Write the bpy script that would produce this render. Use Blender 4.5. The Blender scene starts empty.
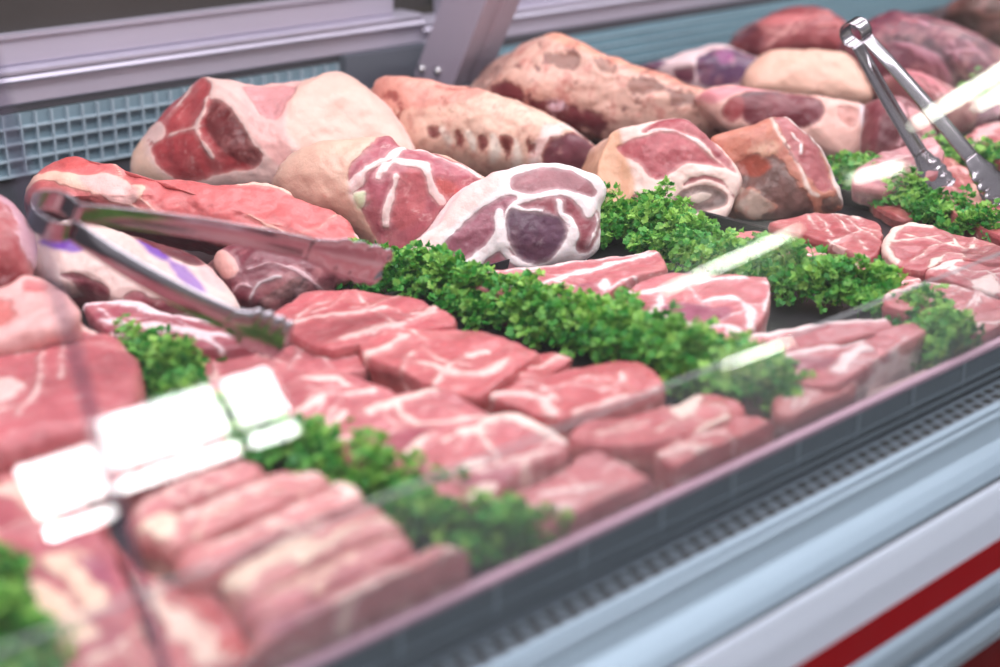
import bpy, math, random
import numpy as np
from mathutils import Vector
random.seed(7); rng = np.random.default_rng(7)
SC = bpy.context.scene
COL = SC.collection

# ------------------------------------------------------------------ view geometry
FPX = 1500.0
PITCH = math.atan(568/1500); YAW = math.radians(47.2)
FH = np.array([math.cos(YAW), math.sin(YAW), 0.0]); RT = np.array([FH[1], -FH[0], 0.0])
FW = FH*math.cos(PITCH)+np.array([0, 0, -math.sin(PITCH)]); UP = np.cross(RT, FW)
CAM = np.array([0, 0, 0.40])      # tray floors lie at z = 0, the shop floor at z = -0.9

def ray(u, v):
    d = FW*FPX+RT*(u-500)-UP*(v-333.5)
    return d/np.linalg.norm(d)
def onz(u, v, z=0.0):
    d = ray(u, v); return CAM+d*((z-CAM[2])/d[2])
def onplane(u, v, P, N):
    d = ray(u, v); return CAM+d*(((P-CAM)@N)/(d@N))
def azel(az, el):
    a, e = math.radians(az), math.radians(el)
    return np.array([math.cos(e)*math.cos(a), math.cos(e)*math.sin(a), math.sin(e)])
def lin(c):
    out = []
    for x in c[:3]:
        x = x/255.0
        out.append(x/12.92 if x <= 0.04045 else ((x+0.055)/1.055)**2.4)
    return out
def L4(c): return lin(c)+[1.0]

# ------------------------------------------------------------------ object helpers
def link(name, me, mat=None, parent=None, loc=(0, 0, 0)):
    o = bpy.data.objects.new(name, me); COL.objects.link(o)
    o.location = loc
    if mat: me.materials.append(mat)
    if parent is not None:
        o.parent = parent
    return o
def tag(o, label=None, cat=None, group=None, kind=None):
    if label: o['label'] = label
    if cat: o['category'] = cat
    if group: o['group'] = group
    if kind: o['kind'] = kind
    return o
def empty(name, loc, label, cat, group=None):
    o = bpy.data.objects.new(name, None); COL.objects.link(o)
    o.location = loc; o.empty_display_size = 0.02
    return tag(o, label, cat, group)
def mesh_np(name, verts, faces, smooth=True):
    me = bpy.data.meshes.new(name)
    me.from_pydata([tuple(map(float, v)) for v in verts], [], [tuple(f) for f in faces])
    me.update()
    if smooth: me.polygons.foreach_set('use_smooth', [True]*len(me.polygons))
    return me
class MB:
    """collects boxes, strips, tubes and profiles into ONE mesh"""
    def __init__(s): s.v = []; s.f = []
    def add(s, vs, fs):
        n = len(s.v); s.v += [tuple(map(float, p)) for p in vs]; s.f += [tuple(i+n for i in f) for f in fs]
    def box(s, a, b):
        x0, y0, z0 = a; x1, y1, z1 = b
        s.add([(x0,y0,z0),(x1,y0,z0),(x1,y1,z0),(x0,y1,z0),(x0,y0,z1),(x1,y0,z1),(x1,y1,z1),(x0,y1,z1)],
              [(0,3,2,1),(4,5,6,7),(0,1,5,4),(1,2,6,5),(2,3,7,6),(3,0,4,7)])
    def prism_x(s, prof, x0, x1):
        n = len(prof)
        s.add([(x0, y, z) for y, z in prof]+[(x1, y, z) for y, z in prof],
              [(i, (i+1) % n, n+(i+1) % n, n+i) for i in range(n)]+[tuple(range(n))[::-1], tuple(range(n, 2*n))])
    def tube(s, pts, r, k=10):
        pts = [np.array(p, float) for p in pts]; base = len(s.v); rings = []
        for i, p in enumerate(pts):
            t = pts[min(i+1, len(pts)-1)]-pts[max(i-1, 0)]; t /= np.linalg.norm(t)
            a = np.cross(t, [0, 0, 1.0])
            if np.linalg.norm(a) < 1e-3: a = np.cross(t, [0, 1.0, 0])
            a /= np.linalg.norm(a); b = np.cross(t, a)
            rr = r[i] if isinstance(r, (list, tuple)) else r
            rings.append([p+rr*(a*math.cos(2*math.pi*j/k)+b*math.sin(2*math.pi*j/k)) for j in range(k)])
        vs = [q for rg in rings for q in rg]; fs = []
        for i in range(len(pts)-1):
            for j in range(k):
                fs.append((i*k+j, i*k+(j+1) % k, (i+1)*k+(j+1) % k, (i+1)*k+j))
        fs += [tuple(range(k))[::-1], tuple(range((len(pts)-1)*k, len(pts)*k))]
        s.add(vs, fs)
    def build(s, name, mat, parent=None, smooth=False, bevel=0, origin=None):
        vs = s.v
        if origin is not None and parent is None:
            vs = [(x-origin[0], y-origin[1], z-origin[2]) for x, y, z in vs]
        elif parent is not None:
            l = parent.matrix_basis.translation
            p = parent
            tot = np.zeros(3)
            while p is not None:
                tot += np.array(p.location); p = p.parent
            vs = [(x-tot[0], y-tot[1], z-tot[2]) for x, y, z in vs]
        me = mesh_np(name, vs, s.f, smooth)
        o = link(name, me, mat, parent, origin if (origin is not None and parent is None) else (0, 0, 0))
        if bevel:
            m = o.modifiers.new('bev', 'BEVEL'); m.width = bevel; m.segments = 2; m.limit_method = 'ANGLE'
        return o

# ------------------------------------------------------------------ noise (numpy value noise)
def _hash(i, j, k, seed):
    h = (i*374761393+j*668265263+k*2147483647+seed*974711) & 0xffffffff
    h = ((h ^ (h >> 13))*1274126177) & 0xffffffff
    h = h ^ (h >> 16)
    return (h & 0xffff)/65535.0
def vnoise(P, sc, seed=0):
    Q = P*sc+1000.0; I = np.floor(Q).astype(np.int64); Fx = Q-I; Fx = Fx*Fx*(3-2*Fx)
    r = 0
    for a in (0, 1):
        for b in (0, 1):
            for c in (0, 1):
                w = (Fx[:, 0] if a else 1-Fx[:, 0])*(Fx[:, 1] if b else 1-Fx[:, 1])*(Fx[:, 2] if c else 1-Fx[:, 2])
                r = r+w*_hash(I[:, 0]+a, I[:, 1]+b, I[:, 2]+c, seed)
    return r*2-1
def fbm(P, sc, seed=0, o=3):
    r = 0; a = 1.0
    for i in range(o):
        r = r+a*vnoise(P, sc*2**i, seed+i*17); a *= .5
    return r

# ------------------------------------------------------------------ materials
def newmat(name):
    m = bpy.data.materials.new(name); m.use_nodes = True
    nt = m.node_tree; nt.nodes.clear()
    out = nt.nodes.new('ShaderNodeOutputMaterial')
    return m, nt, out
def N_(nt, t, **kw):
    n = nt.nodes.new(t)
    for k, v in kw.items(): setattr(n, k, v)
    return n
def noise_(nt, vec, scale, detail=3.0, rough=.55):
    n = N_(nt, 'ShaderNodeTexNoise'); n.inputs['Scale'].default_value = scale
    n.inputs['Detail'].default_value = detail; n.inputs['Roughness'].default_value = rough
    nt.links.new(vec, n.inputs['Vector']); return n.outputs['Fac']
def math_(nt, op, a, b=None, c=None):
    n = N_(nt, 'ShaderNodeMath', operation=op)
    for i, x in enumerate((a, b, c)):
        if x is None: continue
        if isinstance(x, (int, float)): n.inputs[i].default_value = x
        else: nt.links.new(x, n.inputs[i])
    return n.outputs[0]
def ramp_(nt, x, a, b, lo=0.0, hi=1.0):
    n = N_(nt, 'ShaderNodeMapRange', interpolation_type='SMOOTHSTEP')
    n.inputs[1].default_value = a; n.inputs[2].default_value = b
    n.inputs[3].default_value = lo; n.inputs[4].default_value = hi
    nt.links.new(x, n.inputs[0]); return n.outputs[0]
def mix_(nt, f, a, b, mode='MIX'):
    n = N_(nt, 'ShaderNodeMix', data_type='RGBA', blend_type=mode)
    for s, x in ((n.inputs[0], f), (n.inputs[6], a), (n.inputs[7], b)):
        if isinstance(x, (int, float)): s.default_value = x
        elif isinstance(x, (list, tuple)): s.default_value = x
        else: nt.links.new(x, s)
    return n.outputs[2]
def attr_(nt, name, out):
    n = N_(nt, 'ShaderNodeAttribute', attribute_name=name); return n.outputs[out]

def meat_material():
    m, nt, out = newmat('raw_meat')
    tc = N_(nt, 'ShaderNodeTexCoord').outputs['Object']
    fat, mot, marb = attr_(nt, 'fat', 'Fac'), attr_(nt, 'mot', 'Fac'), attr_(nt, 'marb', 'Fac')
    mcol, fcol = attr_(nt, 'mcol', 'Color'), attr_(nt, 'fcol', 'Color')
    n1 = math_(nt, 'SUBTRACT', noise_(nt, tc, 110, 4), .5)
    n2 = math_(nt, 'SUBTRACT', noise_(nt, tc, 45, 6, .65), .5)
    f = math_(nt, 'ADD', fat, math_(nt, 'MULTIPLY', n1, math_(nt, 'ADD', math_(nt, 'MULTIPLY', mot, .35), .0030)))
    f = math_(nt, 'ADD', f, math_(nt, 'MULTIPLY', n2, mot))
    mask = ramp_(nt, f, -.0009, .0009)
    # thin marbling veins inside the muscle
    mp = N_(nt, 'ShaderNodeMapping'); mp.inputs['Scale'].default_value = (.55, 1.9, 1.3); mp.inputs['Rotation'].default_value = (0, 0, .5); nt.links.new(tc, mp.inputs[0])
    v = noise_(nt, mp.outputs[0], 95, 4, .68)
    vein = math_(nt, 'MULTIPLY', ramp_(nt, v, .57, .70), ramp_(nt, noise_(nt, tc, 26, 2), .40, .62, .25, 1))
    vein = math_(nt, 'MULTIPLY', vein, marb)
    big = noise_(nt, tc, 30, 3); fine = noise_(nt, tc, 420, 3, .7); mid = noise_(nt, tc, 120, 3, .6)
    shade = math_(nt, 'ADD', math_(nt, 'MULTIPLY', big, .55), math_(nt, 'MULTIPLY', fine, .42))
    shade = math_(nt, 'ADD', shade, math_(nt, 'MULTIPLY', mid, .35))
    shade = math_(nt, 'ADD', shade, .34)
    mc = mix_(nt, math_(nt, 'MULTIPLY', ramp_(nt, noise_(nt, mp.outputs[0], 27, 5, .62), .46, .64), ramp_(nt, marb, .2, 1.0, .06, .30)), mcol, L4((230, 158, 156)))
    mc = mix_(nt, 1.0, mc, N_v(nt, shade), 'MULTIPLY')
    mc = mix_(nt, math_(nt, 'MULTIPLY', vein, .7), mc, fcol)
    mc = mix_(nt, ramp_(nt, f, -.0045, .0, 0, .22), mc, fcol)
    fs = math_(nt, 'ADD', math_(nt, 'MULTIPLY', mid, .22), .89)
    fs = math_(nt, 'ADD', fs, math_(nt, 'MULTIPLY', math_(nt, 'SUBTRACT', noise_(nt, tc, 75, 5, .7), .5), math_(nt, 'MULTIPLY', mot, 22.0)))
    fc = mix_(nt, 1.0, fcol, N_v(nt, fs), 'MULTIPLY')
    fc = mix_(nt, ramp_(nt, noise_(nt, tc, 38, 5, .65), .52, .74, 0, .22), fc, mix_(nt, .45, mcol, fcol))
    k1 = math_(nt, 'MULTIPLY', ramp_(nt, noise_(nt, mp.outputs[0], 42, 6, .7), .50, .62), math_(nt, 'MINIMUM', math_(nt, 'MULTIPLY', mot, 20.0), .85))
    fc = mix_(nt, k1, fc, L4((180, 98, 92)))
    k2 = math_(nt, 'MULTIPLY', ramp_(nt, noise_(nt, mp.outputs[0], 64, 6, .7), .54, .64), math_(nt, 'MINIMUM', math_(nt, 'MULTIPLY', mot, 14.0), .7))
    fc = mix_(nt, k2, fc, L4((140, 88, 76)))
    col = mix_(nt, mask, mc, fc)
    p = N_(nt, 'ShaderNodeBsdfPrincipled')
    nt.links.new(col, p.inputs['Base Color'])
    nt.links.new(math_(nt, 'ADD', math_(nt, 'MULTIPLY', mask, .1), ramp_(nt, big, .3, .7, .30, .46)), p.inputs['Roughness'])
    p.inputs['IOR'].default_value = 1.38; p.inputs['Coat Weight'].default_value = .22; p.inputs['Coat Roughness'].default_value = .16
    p.inputs['Subsurface Weight'].default_value = .12
    p.inputs['Subsurface Radius'].default_value = (.006, .002, .0015)
    p.inputs['Subsurface Scale'].default_value = 1.0
    bp = N_(nt, 'ShaderNodeBump'); bp.inputs['Strength'].default_value = .55; bp.inputs['Distance'].default_value = .0022
    hh = math_(nt, 'ADD', math_(nt, 'MULTIPLY', mask, .45), math_(nt, 'MULTIPLY', fine, .35))
    hh = math_(nt, 'ADD', hh, math_(nt, 'MULTIPLY', mid, .8))
    nt.links.new(hh, bp.inputs['Height']); nt.links.new(bp.outputs[0], p.inputs['Normal'])
    nt.links.new(p.outputs[0], out.inputs[0]); return m
def N_v(nt, x):
    n = N_(nt, 'ShaderNodeCombineColor')
    for i in range(3): nt.links.new(x, n.inputs[i])
    return n.outputs[0]
def simple(name, c, rough=.5, metal=0.0, nscale=0, namp=.15, stretch=(1, 1, 1), emit=0, bump=0):
    m, nt, out = newmat(name)
    p = N_(nt, 'ShaderNodeBsdfPrincipled'); p.inputs['Roughness'].default_value = rough; p.inputs['Specular IOR Level'].default_value = .15 if 'red' in name and 'paint' in name else .5; p.inputs['Metallic'].default_value = metal
    base = L4(c)
    if nscale:
        tc = N_(nt, 'ShaderNodeTexCoord').outputs['Object']
        mp = N_(nt, 'ShaderNodeMapping'); mp.inputs['Scale'].default_value = stretch; nt.links.new(tc, mp.inputs[0])
        n = noise_(nt, mp.outputs[0], nscale, 4)
        s = math_(nt, 'ADD', math_(nt, 'MULTIPLY', n, 2*namp), 1-namp)
        nt.links.new(mix_(nt, 1.0, base, N_v(nt, s), 'MULTIPLY'), p.inputs['Base Color'])
        nt.links.new(math_(nt, 'ADD', math_(nt, 'MULTIPLY', n, .2), rough-.1), p.inputs['Roughness'])
        if bump:
            bp = N_(nt, 'ShaderNodeBump'); bp.inputs['Strength'].default_value = bump; bp.inputs['Distance'].default_value = .002
            nt.links.new(n, bp.inputs['Height']); nt.links.new(bp.outputs[0], p.inputs['Normal'])
    else: p.inputs['Base Color'].default_value = base
    if emit:
        p.inputs['Emission Color'].default_value = base; p.inputs['Emission Strength'].default_value = emit
    nt.links.new(p.outputs[0], out.inputs[0]); return m
def glass_mat(name, tint=(1, 1, 1), haze=0.0, hcol=(1, 1, 1), ior=1.5):
    m, nt, out = newmat(name)
    tr = N_(nt, 'ShaderNodeBsdfTransparent'); tr.inputs[0].default_value = (*tint, 1)
    gl = N_(nt, 'ShaderNodeBsdfGlossy'); gl.inputs['Roughness'].default_value = 0.0
    ge = N_(nt, 'ShaderNodeNewGeometry')      # Schlick reflectance, the same from both faces
    dt = N_(nt, 'ShaderNodeVectorMath', operation='DOT_PRODUCT'); nt.links.new(ge.outputs['Normal'], dt.inputs[0]); nt.links.new(ge.outputs['Incoming'], dt.inputs[1])
    r0 = ((ior-1)/(ior+1))**2
    fac = math_(nt, 'POWER', math_(nt, 'SUBTRACT', 1.0, math_(nt, 'ABSOLUTE', dt.outputs['Value'])), 5.0)
    fac = math_(nt, 'ADD', math_(nt, 'MULTIPLY', fac, 1-r0), r0)
    mx = N_(nt, 'ShaderNodeMixShader'); nt.links.new(fac, mx.inputs[0])
    body = tr.outputs[0]
    if haze:
        df = N_(nt, 'ShaderNodeBsdfDiffuse'); df.inputs[0].default_value = (*hcol, 1)
        m2 = N_(nt, 'ShaderNodeMixShader'); m2.inputs[0].default_value = haze
        nt.links.new(tr.outputs[0], m2.inputs[1]); nt.links.new(df.outputs[0], m2.inputs[2]); body = m2.outputs[0]
    nt.links.new(body, mx.inputs[1]); nt.links.new(gl.outputs[0], mx.inputs[2])
    nt.links.new(mx.outputs[0], out.inputs[0]); return m

M_MEAT = meat_material()
M_ALU = simple('brushed_aluminium', (186, 178, 196), .42, .35, 60, .06, (.02, 1, 1))
M_ALUB = simple('bluish_aluminium', (148, 164, 180), .40, .4, 90, .16, (.01, 1, 1))
M_POST = simple('grey_lacquered_metal', (178, 164, 182), .42, 0, 40, .03)
M_STEEL = simple('polished_steel', (172, 162, 170), .2, 1.0, 9, .05)
M_CHROME = simple('screw_steel', (225, 222, 225), .15, 1.0)
M_DARK = simple('charcoal_tray_metal', (70, 66, 72), .33, .5, 70, .12)
M_BAFFLE = simple('slate_grey_plastic', (88, 98, 108), .38, .1, 50, .10)
M_BLACK = simple('black_void', (10, 10, 13), .7)
M_GRID = simple('pale_blue_grey_plastic', (168, 184, 196), .5, 0, 60, .06)
M_GRIDB = simple('slate_blue_backing', (116, 138, 150), .6, 0, 60, .14)
M_TEAL = simple('teal_grey_panel', (112, 146, 160), .55, 0, 30, .3, (.3, 1, 3))
M_RED = simple('red_stripe_paint', (150, 2, 16), .6, 0, 20, .05)
M_DRED = simple('dark_red_panel_paint', (104, 4, 12), .6, 0, 20, .05)
M_DECK = simple('grey_deck_metal', (60, 56, 62), .4, .4, 40, .15)
M_DOOR = simple('brown_tinted_door', (40, 30, 27), .45, 0, 7, .6, (1, 1, .25))
M_GLASS = glass_mat('clear_glass', (.985, .99, .99))
M_PLEXI = glass_mat('plexiglass', (.97, .97, .975), .05, (.85, .85, .9), 1.3)
M_PEDGE = glass_mat('plexiglass_cut_edge', (.8, .8, .82), .45, (.6, .6, .62), 1.3)
M_SEAL = glass_mat('glass_joint_seal', (.22, .17, .26), .35, (.26, .22, .29), 1.3)

# ------------------------------------------------------------------ splines and distances
def smooth_closed(p, n):
    p = np.array(p, float); k = len(p)
    seg = np.linalg.norm(np.roll(p, -1, 0)-p, axis=1)
    cum = np.concatenate([[0], np.cumsum(seg)]); t = np.linspace(0, cum[-1], n, endpoint=False)
    i = np.clip(np.searchsorted(cum, t, side='right')-1, 0, k-1); u = ((t-cum[i])/np.maximum(seg[i], 1e-9))[:, None]
    P0, P1, P2, P3 = p[(i-1) % k], p[i], p[(i+1) % k], p[(i+2) % k]
    T = .42
    m1, m2 = T*(P2-P0), T*(P3-P1)
    return (2*u**3-3*u**2+1)*P1+(u**3-2*u**2+u)*m1+(-2*u**3+3*u**2)*P2+(u**3-u**2)*m2
def smooth_open(p, n):
    p = np.array(p, float)
    if len(p) == 2: return p[0]+(p[1]-p[0])*np.linspace(0, 1, n)[:, None]
    q = np.vstack([2*p[0]-p[1], p, 2*p[-1]-p[-2]]); out = []
    for a in range(len(p)-1):
        m = max(2, n//(len(p)-1)); u = np.linspace(0, 1, m, endpoint=(a == len(p)-2))[:, None]
        P0, P1, P2, P3 = q[a], q[a+1], q[a+2], q[a+3]
        out.append(.5*((2*P1)+(-P0+P2)*u+(2*P0-5*P1+4*P2-P3)*u**2+(-P0+3*P1-3*P2+P3)*u**3))
    return np.vstack(out)
def dist_poly(X, A, B):
    d = np.full(len(X), 1e9)
    for a, b in zip(A, B):
        ab = b-a; t = np.clip(((X-a)@ab)/max(ab@ab, 1e-14), 0, 1)
        d = np.minimum(d, np.sum((X-a-t[:, None]*ab)**2, 1))
    return np.sqrt(d)
def sdf_closed(X, P):
    d = dist_poly(X, P, np.roll(P, -1, 0)); ins = np.zeros(len(X), bool)
    for a, b in zip(P, np.roll(P, -1, 0)):
        c = ((a[1] > X[:, 1]) != (b[1] > X[:, 1])) & (X[:, 0] < (b[0]-a[0])*(X[:, 1]-a[1])/(b[1]-a[1]+1e-15)+a[0])
        ins ^= c
    return np.where(ins, d, -d)
def sstep(x, a, b):
    t = np.clip((x-a)/(b-a), 0, 1); return t*t*(3-2*t)

PINK = (212, 104, 112); RED = (200, 80, 86); FAT = (240, 208, 204); CREAM = (236, 205, 190)
SEED = [0]

def soften(c):
    a = sum(c)/3
    return tuple(x+(a-x)*.17-5 for x in c)

def meat(name, label, cat, face, z=.028, base=None, N=(0, 90), E=None, depth=.026, r=.0032, bulge=.0008,
         base_kind='m', mcol=RED, fcol=FAT, regions=(), side=None, side_m=None, side_f=None, mot=None, marb=.6, taper=((0, 1), (1, .96)),
         relief=(), rough=.0019, rsc=52, lump=0.0, zmin=.002, ymin=None, K=150, R=34, group=None, auto=5):
    SEED[0] += 11; seed = SEED[0]
    mot = (.009 if base_kind == 'm' else .0012) if mot is None else mot
    mcol = soften(mcol); regions = [tuple(list(g[:2])+[soften(g[2])]) if g[0] == 'm' and len(g) > 2 else (tuple(list(g[:3])+[soften(g[3])]) if g[0] == 'd' and len(g) > 3 else g) for g in regions]
    nrm = azel(*N)
    P0 = onz(base[0], base[1], z) if base is not None else np.array([0, 0, z])
    px = smooth_closed(face, K)
    pts = np.array([onplane(u, v, P0, nrm) for u, v in px])
    O = pts.mean(0)
    e1 = np.cross([0, 0, 1.0], nrm)
    e1 = np.array([1.0, 0, 0]) if np.linalg.norm(e1) < 1e-3 else e1/np.linalg.norm(e1)
    e2 = np.cross(nrm, e1)
    to2 = lambda W: np.stack([(W-O)@e1, (W-O)@e2], 1)
    q = to2(pts)
    area = .5*np.sum(q[:, 0]*np.roll(q[:, 1], -1)-np.roll(q[:, 0], -1)*q[:, 1])
    if area < 0: q = q[::-1].copy()
    cx = np.roll(q, -1, 0); cr = q[:, 0]*cx[:, 1]-cx[:, 0]*q[:, 1]
    c = ((q+cx)*cr[:, None]).sum(0)/(3*cr.sum())
    Rm = np.mean(np.linalg.norm(q-c, axis=1)); r = min(r, Rm*.5)
    scale_px = np.linalg.norm(O-CAM)/FPX
    if base_kind == 'm' and auto:
        fp = np.array(face, float); cc = fp.mean(0); A_ = fp-cc; w_, v_ = np.linalg.eigh(A_.T @ A_); maj = v_[:, 1]; mn = v_[:, 0]
        la, lb = np.abs(A_ @ maj).max(), np.abs(A_ @ mn).max(); rr_ = np.random.default_rng(seed); ex = []
        for _ in range(auto):
            p = cc+maj*rr_.uniform(-.6, .6)*la+mn*rr_.uniform(-.55, .55)*lb; an = rr_.normal(0, .5); dr = maj*math.cos(an)+mn*math.sin(an); pr = mn*math.cos(an)-maj*math.sin(an)
            ln = rr_.uniform(.15, .4)*la; bd = rr_.uniform(-.25, .25)*lb
            ex.append(('l', [tuple(p-dr*ln), tuple(p+pr*bd), tuple(p+dr*ln)], rr_.uniform(.8, 1.8)))
        regions = ex+list(regions)
    proj2 = lambda plist: to2(np.array([onplane(u, v, P0, nrm) for u, v in plist]))
    # ---- cap rings
    s_in = np.linspace(.02, 1-r/Rm, R-7); s_out = 1-(r/Rm)*np.linspace(1, 0, 8)[1:]**1.6
    ss = np.concatenate([s_in, s_out])
    cap2 = np.concatenate([c+s*(q-c) for s in ss])
    sv = np.repeat(ss, K)
    h = bulge*(1-sv**2)
    dd = np.clip(r-(1-sv)*Rm, 0, r); h = h-(r-np.sqrt(np.maximum(r*r-dd*dd, 0)))
    if relief:
        rp = proj2([(a, b) for a, b, _ in relief]); rh = np.array([w for _, _, w in relief])
        D2 = ((cap2[:, None, :]-rp[None])**2).sum(2); W = np.exp(-D2/(2*(.45*Rm)**2))+1e-6
        h = h+(W@rh/W.sum(1))*(1-sv**8)
    Ev = -nrm*depth if E is None else np.array(E, float)
    # ---- side rings
    tt = np.linspace(0, 1, 15)[1:]
    tk = np.array([t for t, _ in taper]); kk = np.array([k for _, k in taper])
    cap3 = O+cap2[:, :1]*e1+cap2[:, 1:]*e2+h[:, None]*nrm
    sides = []
    for t in tt:
        k = np.interp(t, tk, kk)
        g = c+k*(q-c); sides.append(O+g[:, :1]*e1+g[:, 1:]*e2-r*nrm*(1-t)+Ev*t)
    kb = np.interp(1, tk, kk); backs = []
    for s, hh in ((.95, .35), (.8, .7), (.5, .95), (.05, 1.0)):
        g = c+kb*s*(q-c); backs.append(O+g[:, :1]*e1+g[:, 1:]*e2+Ev+Ev/np.linalg.norm(Ev)*.006*hh)
    V = np.concatenate([cap3]+sides+backs)
    nr = R+len(tt)+4; assert len(V) == nr*K
    # ---- faces
    idx = np.arange(nr*K).reshape(nr, K); nx = np.roll(idx, -1, 1)
    Fq = np.stack([idx[:-1], idx[1:], nx[1:], nx[:-1]], -1).reshape(-1, 4)
    faces = Fq.tolist()+[idx[0].tolist(), idx[-1].tolist()[::-1]]
    # ---- attributes
    ncap = len(cap2)
    wn = np.hstack([cap2, np.full((ncap, 1), seed*.37)])
    lwm = np.clip(1.0+.7*vnoise(wn, 85, seed), .35, 2)
    capw = cap2+np.stack([vnoise(wn, 95, seed+3), vnoise(wn, 95, seed+4)], 1)*.0013+np.stack([vnoise(wn, 300, seed+5), vnoise(wn, 300, seed+6)], 1)*.0004
    fat = np.full(ncap, .004 if base_kind == 'f' else -.004)
    mc = np.tile(np.array(lin(mcol)), (ncap, 1)); fc = np.tile(np.array(lin(fcol)), (ncap, 1))
    for rg in regions:
        k = rg[0]
        if k in 'mfc':
            pl = smooth_closed(proj2(rg[1]), 40); s = sdf_closed(capw, pl)
            colr = rg[2] if len(rg) > 2 else None
            w = sstep(s, -.0025, .0025)[:, None]
            if k == 'm': fat = np.minimum(fat, -s) if True else fat
            if k == 'f': fat = np.maximum(fat, s)
            if colr is not None:
                if k == 'm': mc = mc*(1-w)+np.array(lin(colr))*w
                else: fc = fc*(1-w)+np.array(lin(colr))*w
            if k == 'm': fat = np.maximum(fat, -.006)
        else:
            pl = smooth_open(proj2(rg[1]), 24); d = dist_poly(capw, pl[:-1], pl[1:]); s = rg[2]*(1.6 if base_kind == 'm' else 1.0)*lwm*scale_px/2-d
            colr = rg[3] if len(rg) > 3 else None
            w = sstep(s, -.0025, .0015)[:, None]
            if k == 'l':
                fat = np.maximum(fat, s)
                if colr is not None: fc = fc*(1-w)+np.array(lin(colr))*w
            else:
                fat = np.minimum(fat, -s)
                if colr is not None: mc = mc*(1-w)+np.array(lin(colr))*w
    fat = np.clip(fat, -.006, .006)
    # sides take the edge value and blend into the side look
    ed = slice(ncap-K, ncap); sf = (side if side is not None else (-.0008 if base_kind == 'm' else .003))
    sm = np.array(lin(side_m)) if side_m else None; sfc = np.array(lin(side_f)) if side_f else None
    FA, MC, FC = [fat], [mc], [fc]; Elen = np.linalg.norm(Ev)
    for t in list(tt)+[1.0]*4:
        w = float(sstep(np.array([t*Elen]), .0, .012)[0])
        FA.append(fat[ed]*(1-w)+sf*w)
        MC.append(mc[ed]*(1-w)+(sm if sm is not None else mc[ed]*.85)*w)
        FC.append(fc[ed]*(1-w)+(sfc if sfc is not None else fc[ed])*w)
    FA = np.concatenate(FA); MC = np.concatenate(MC); FC = np.concatenate(FC)
    # ---- displacement along vertex normals
    me = mesh_np(name, V, faces)
    nn = np.zeros(len(V)*3); me.vertices.foreach_get('normal', nn); nn = nn.reshape(-1, 3)
    fade = np.ones(len(V)); 
    d = rough*fbm(V, rsc, seed, 3)+lump*fbm(V, 16, seed+5, 2)
    d = d+np.where(np.arange(len(V)) < ncap, .0009*np.clip(FA/.003, -1, 1), 0)
    V = V+nn*d[:, None]
    if zmin is not None:
        V[:, 2] = np.maximum(V[:, 2], zmin)
    if ymin is not None: V[:, 1] = np.maximum(V[:, 1], ymin+.0004*rng.random(len(V)))
    org = np.array([V[:, 0].mean(), V[:, 1].mean(), V[:, 2].min()])
    me.vertices.foreach_set('co', (V-org).ravel())
    for nm_, arr in (('fat', FA), ('mot', np.full(len(V), mot)), ('marb', np.full(len(V), marb))):
        a = me.attributes.new(nm_, 'FLOAT', 'POINT'); a.data.foreach_set('value', arr.astype(np.float32))
    for nm_, arr in (('mcol', MC), ('fcol', FC)):
        a = me.attributes.new(nm_, 'FLOAT_COLOR', 'POINT')
        a.data.foreach_set('color', np.hstack([arr, np.ones((len(V), 1))]).astype(np.float32).ravel())
    me.update()
    o = link(name, me, M_MEAT, None, org)
    tag(o, label, cat, group)
    return o

# ================================================================== the shop (setting)
M_FLOOR = simple('shop_floor_tile', (150, 146, 142), .5, 0, 6, .12)
M_WALL = simple('shop_wall_paint', (206, 204, 206), .7, 0, 5, .05)
M_WALLB = simple('brown_back_wall', (70, 56, 50), .6, 0, 4, .35)
M_PANE = simple('bright_frosted_pane', (255, 255, 255), .6, 0, 0, 0, emit=30)
M_TUBE = simple('glowing_tube', (250, 255, 236), .6, 0, 0, 0, emit=50)
M_WHITE = simple('white_enamel', (226, 226, 226), .4)
def structure(name, mb, mat, origin=(0, 0, 0), parent=None):
    o = mb.build(name, mat, parent, origin=origin if parent is None else None)
    if parent is None: o['kind'] = 'structure'
    return o
m = MB(); m.box((-3, -3.2, -.98), (9, 3.4, -.9)); structure('floor', m, M_FLOOR, (3, 0, -.9))
m = MB(); m.box((-3, 3.0, -.9), (9, 3.2, 2.4)); structure('wall_back', m, M_WALLB, (3, 3, -.9))
m = MB(); m.box((9, -3.2, -.9), (9.2, 3.4, 2.4)); structure('wall_right', m, M_WALL, (9, 0, -.9))
WX0, WX1, WZ0, WZ1 = 1.60, 2.56, 1.105, 1.40
m = MB(); m.box((-3, -3.2, -.9), (9, -3.0, WZ0)); m.box((-3, -3.2, WZ1), (9, -3.0, 2.4))
m.box((-3, -3.2, WZ0), (WX0, -3.0, WZ1)); m.box((WX1, -3.2, WZ0), (9, -3.0, WZ1)); structure('wall_front', m, M_WALL, (3, -3, -.9))
m = MB()      # transom window high in the shop front
m.box((WX0, -3.06, WZ0), (WX1, -3.0, WZ0+.02)); m.box((WX0, -3.06, WZ1-.02), (WX1, -3.0, WZ1)); m.box((WX0, -3.06, 1.182), (WX1, -3.0, 1.204))
for x in (WX0, 2.315, WX1-.025): m.box((x, -3.06, WZ0), (x+.025, -3.0, WZ1))
wf = structure('window_1', m, M_WHITE, (2.1, -3, WZ0))
for (x0, x1, z0, z1) in ((WX0+.02, 2.315, 1.204, WZ1-.02), (2.34, WX1-.02, 1.204, WZ1-.02), (WX0+.02, 2.315, WZ0+.02, 1.182), (2.34, WX1-.02, WZ0+.02, 1.182)):
    m = MB(); m.box((x0, -3.05, z0), (x1, -3.03, z1)); m.build('pane', M_PANE, wf)

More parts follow.
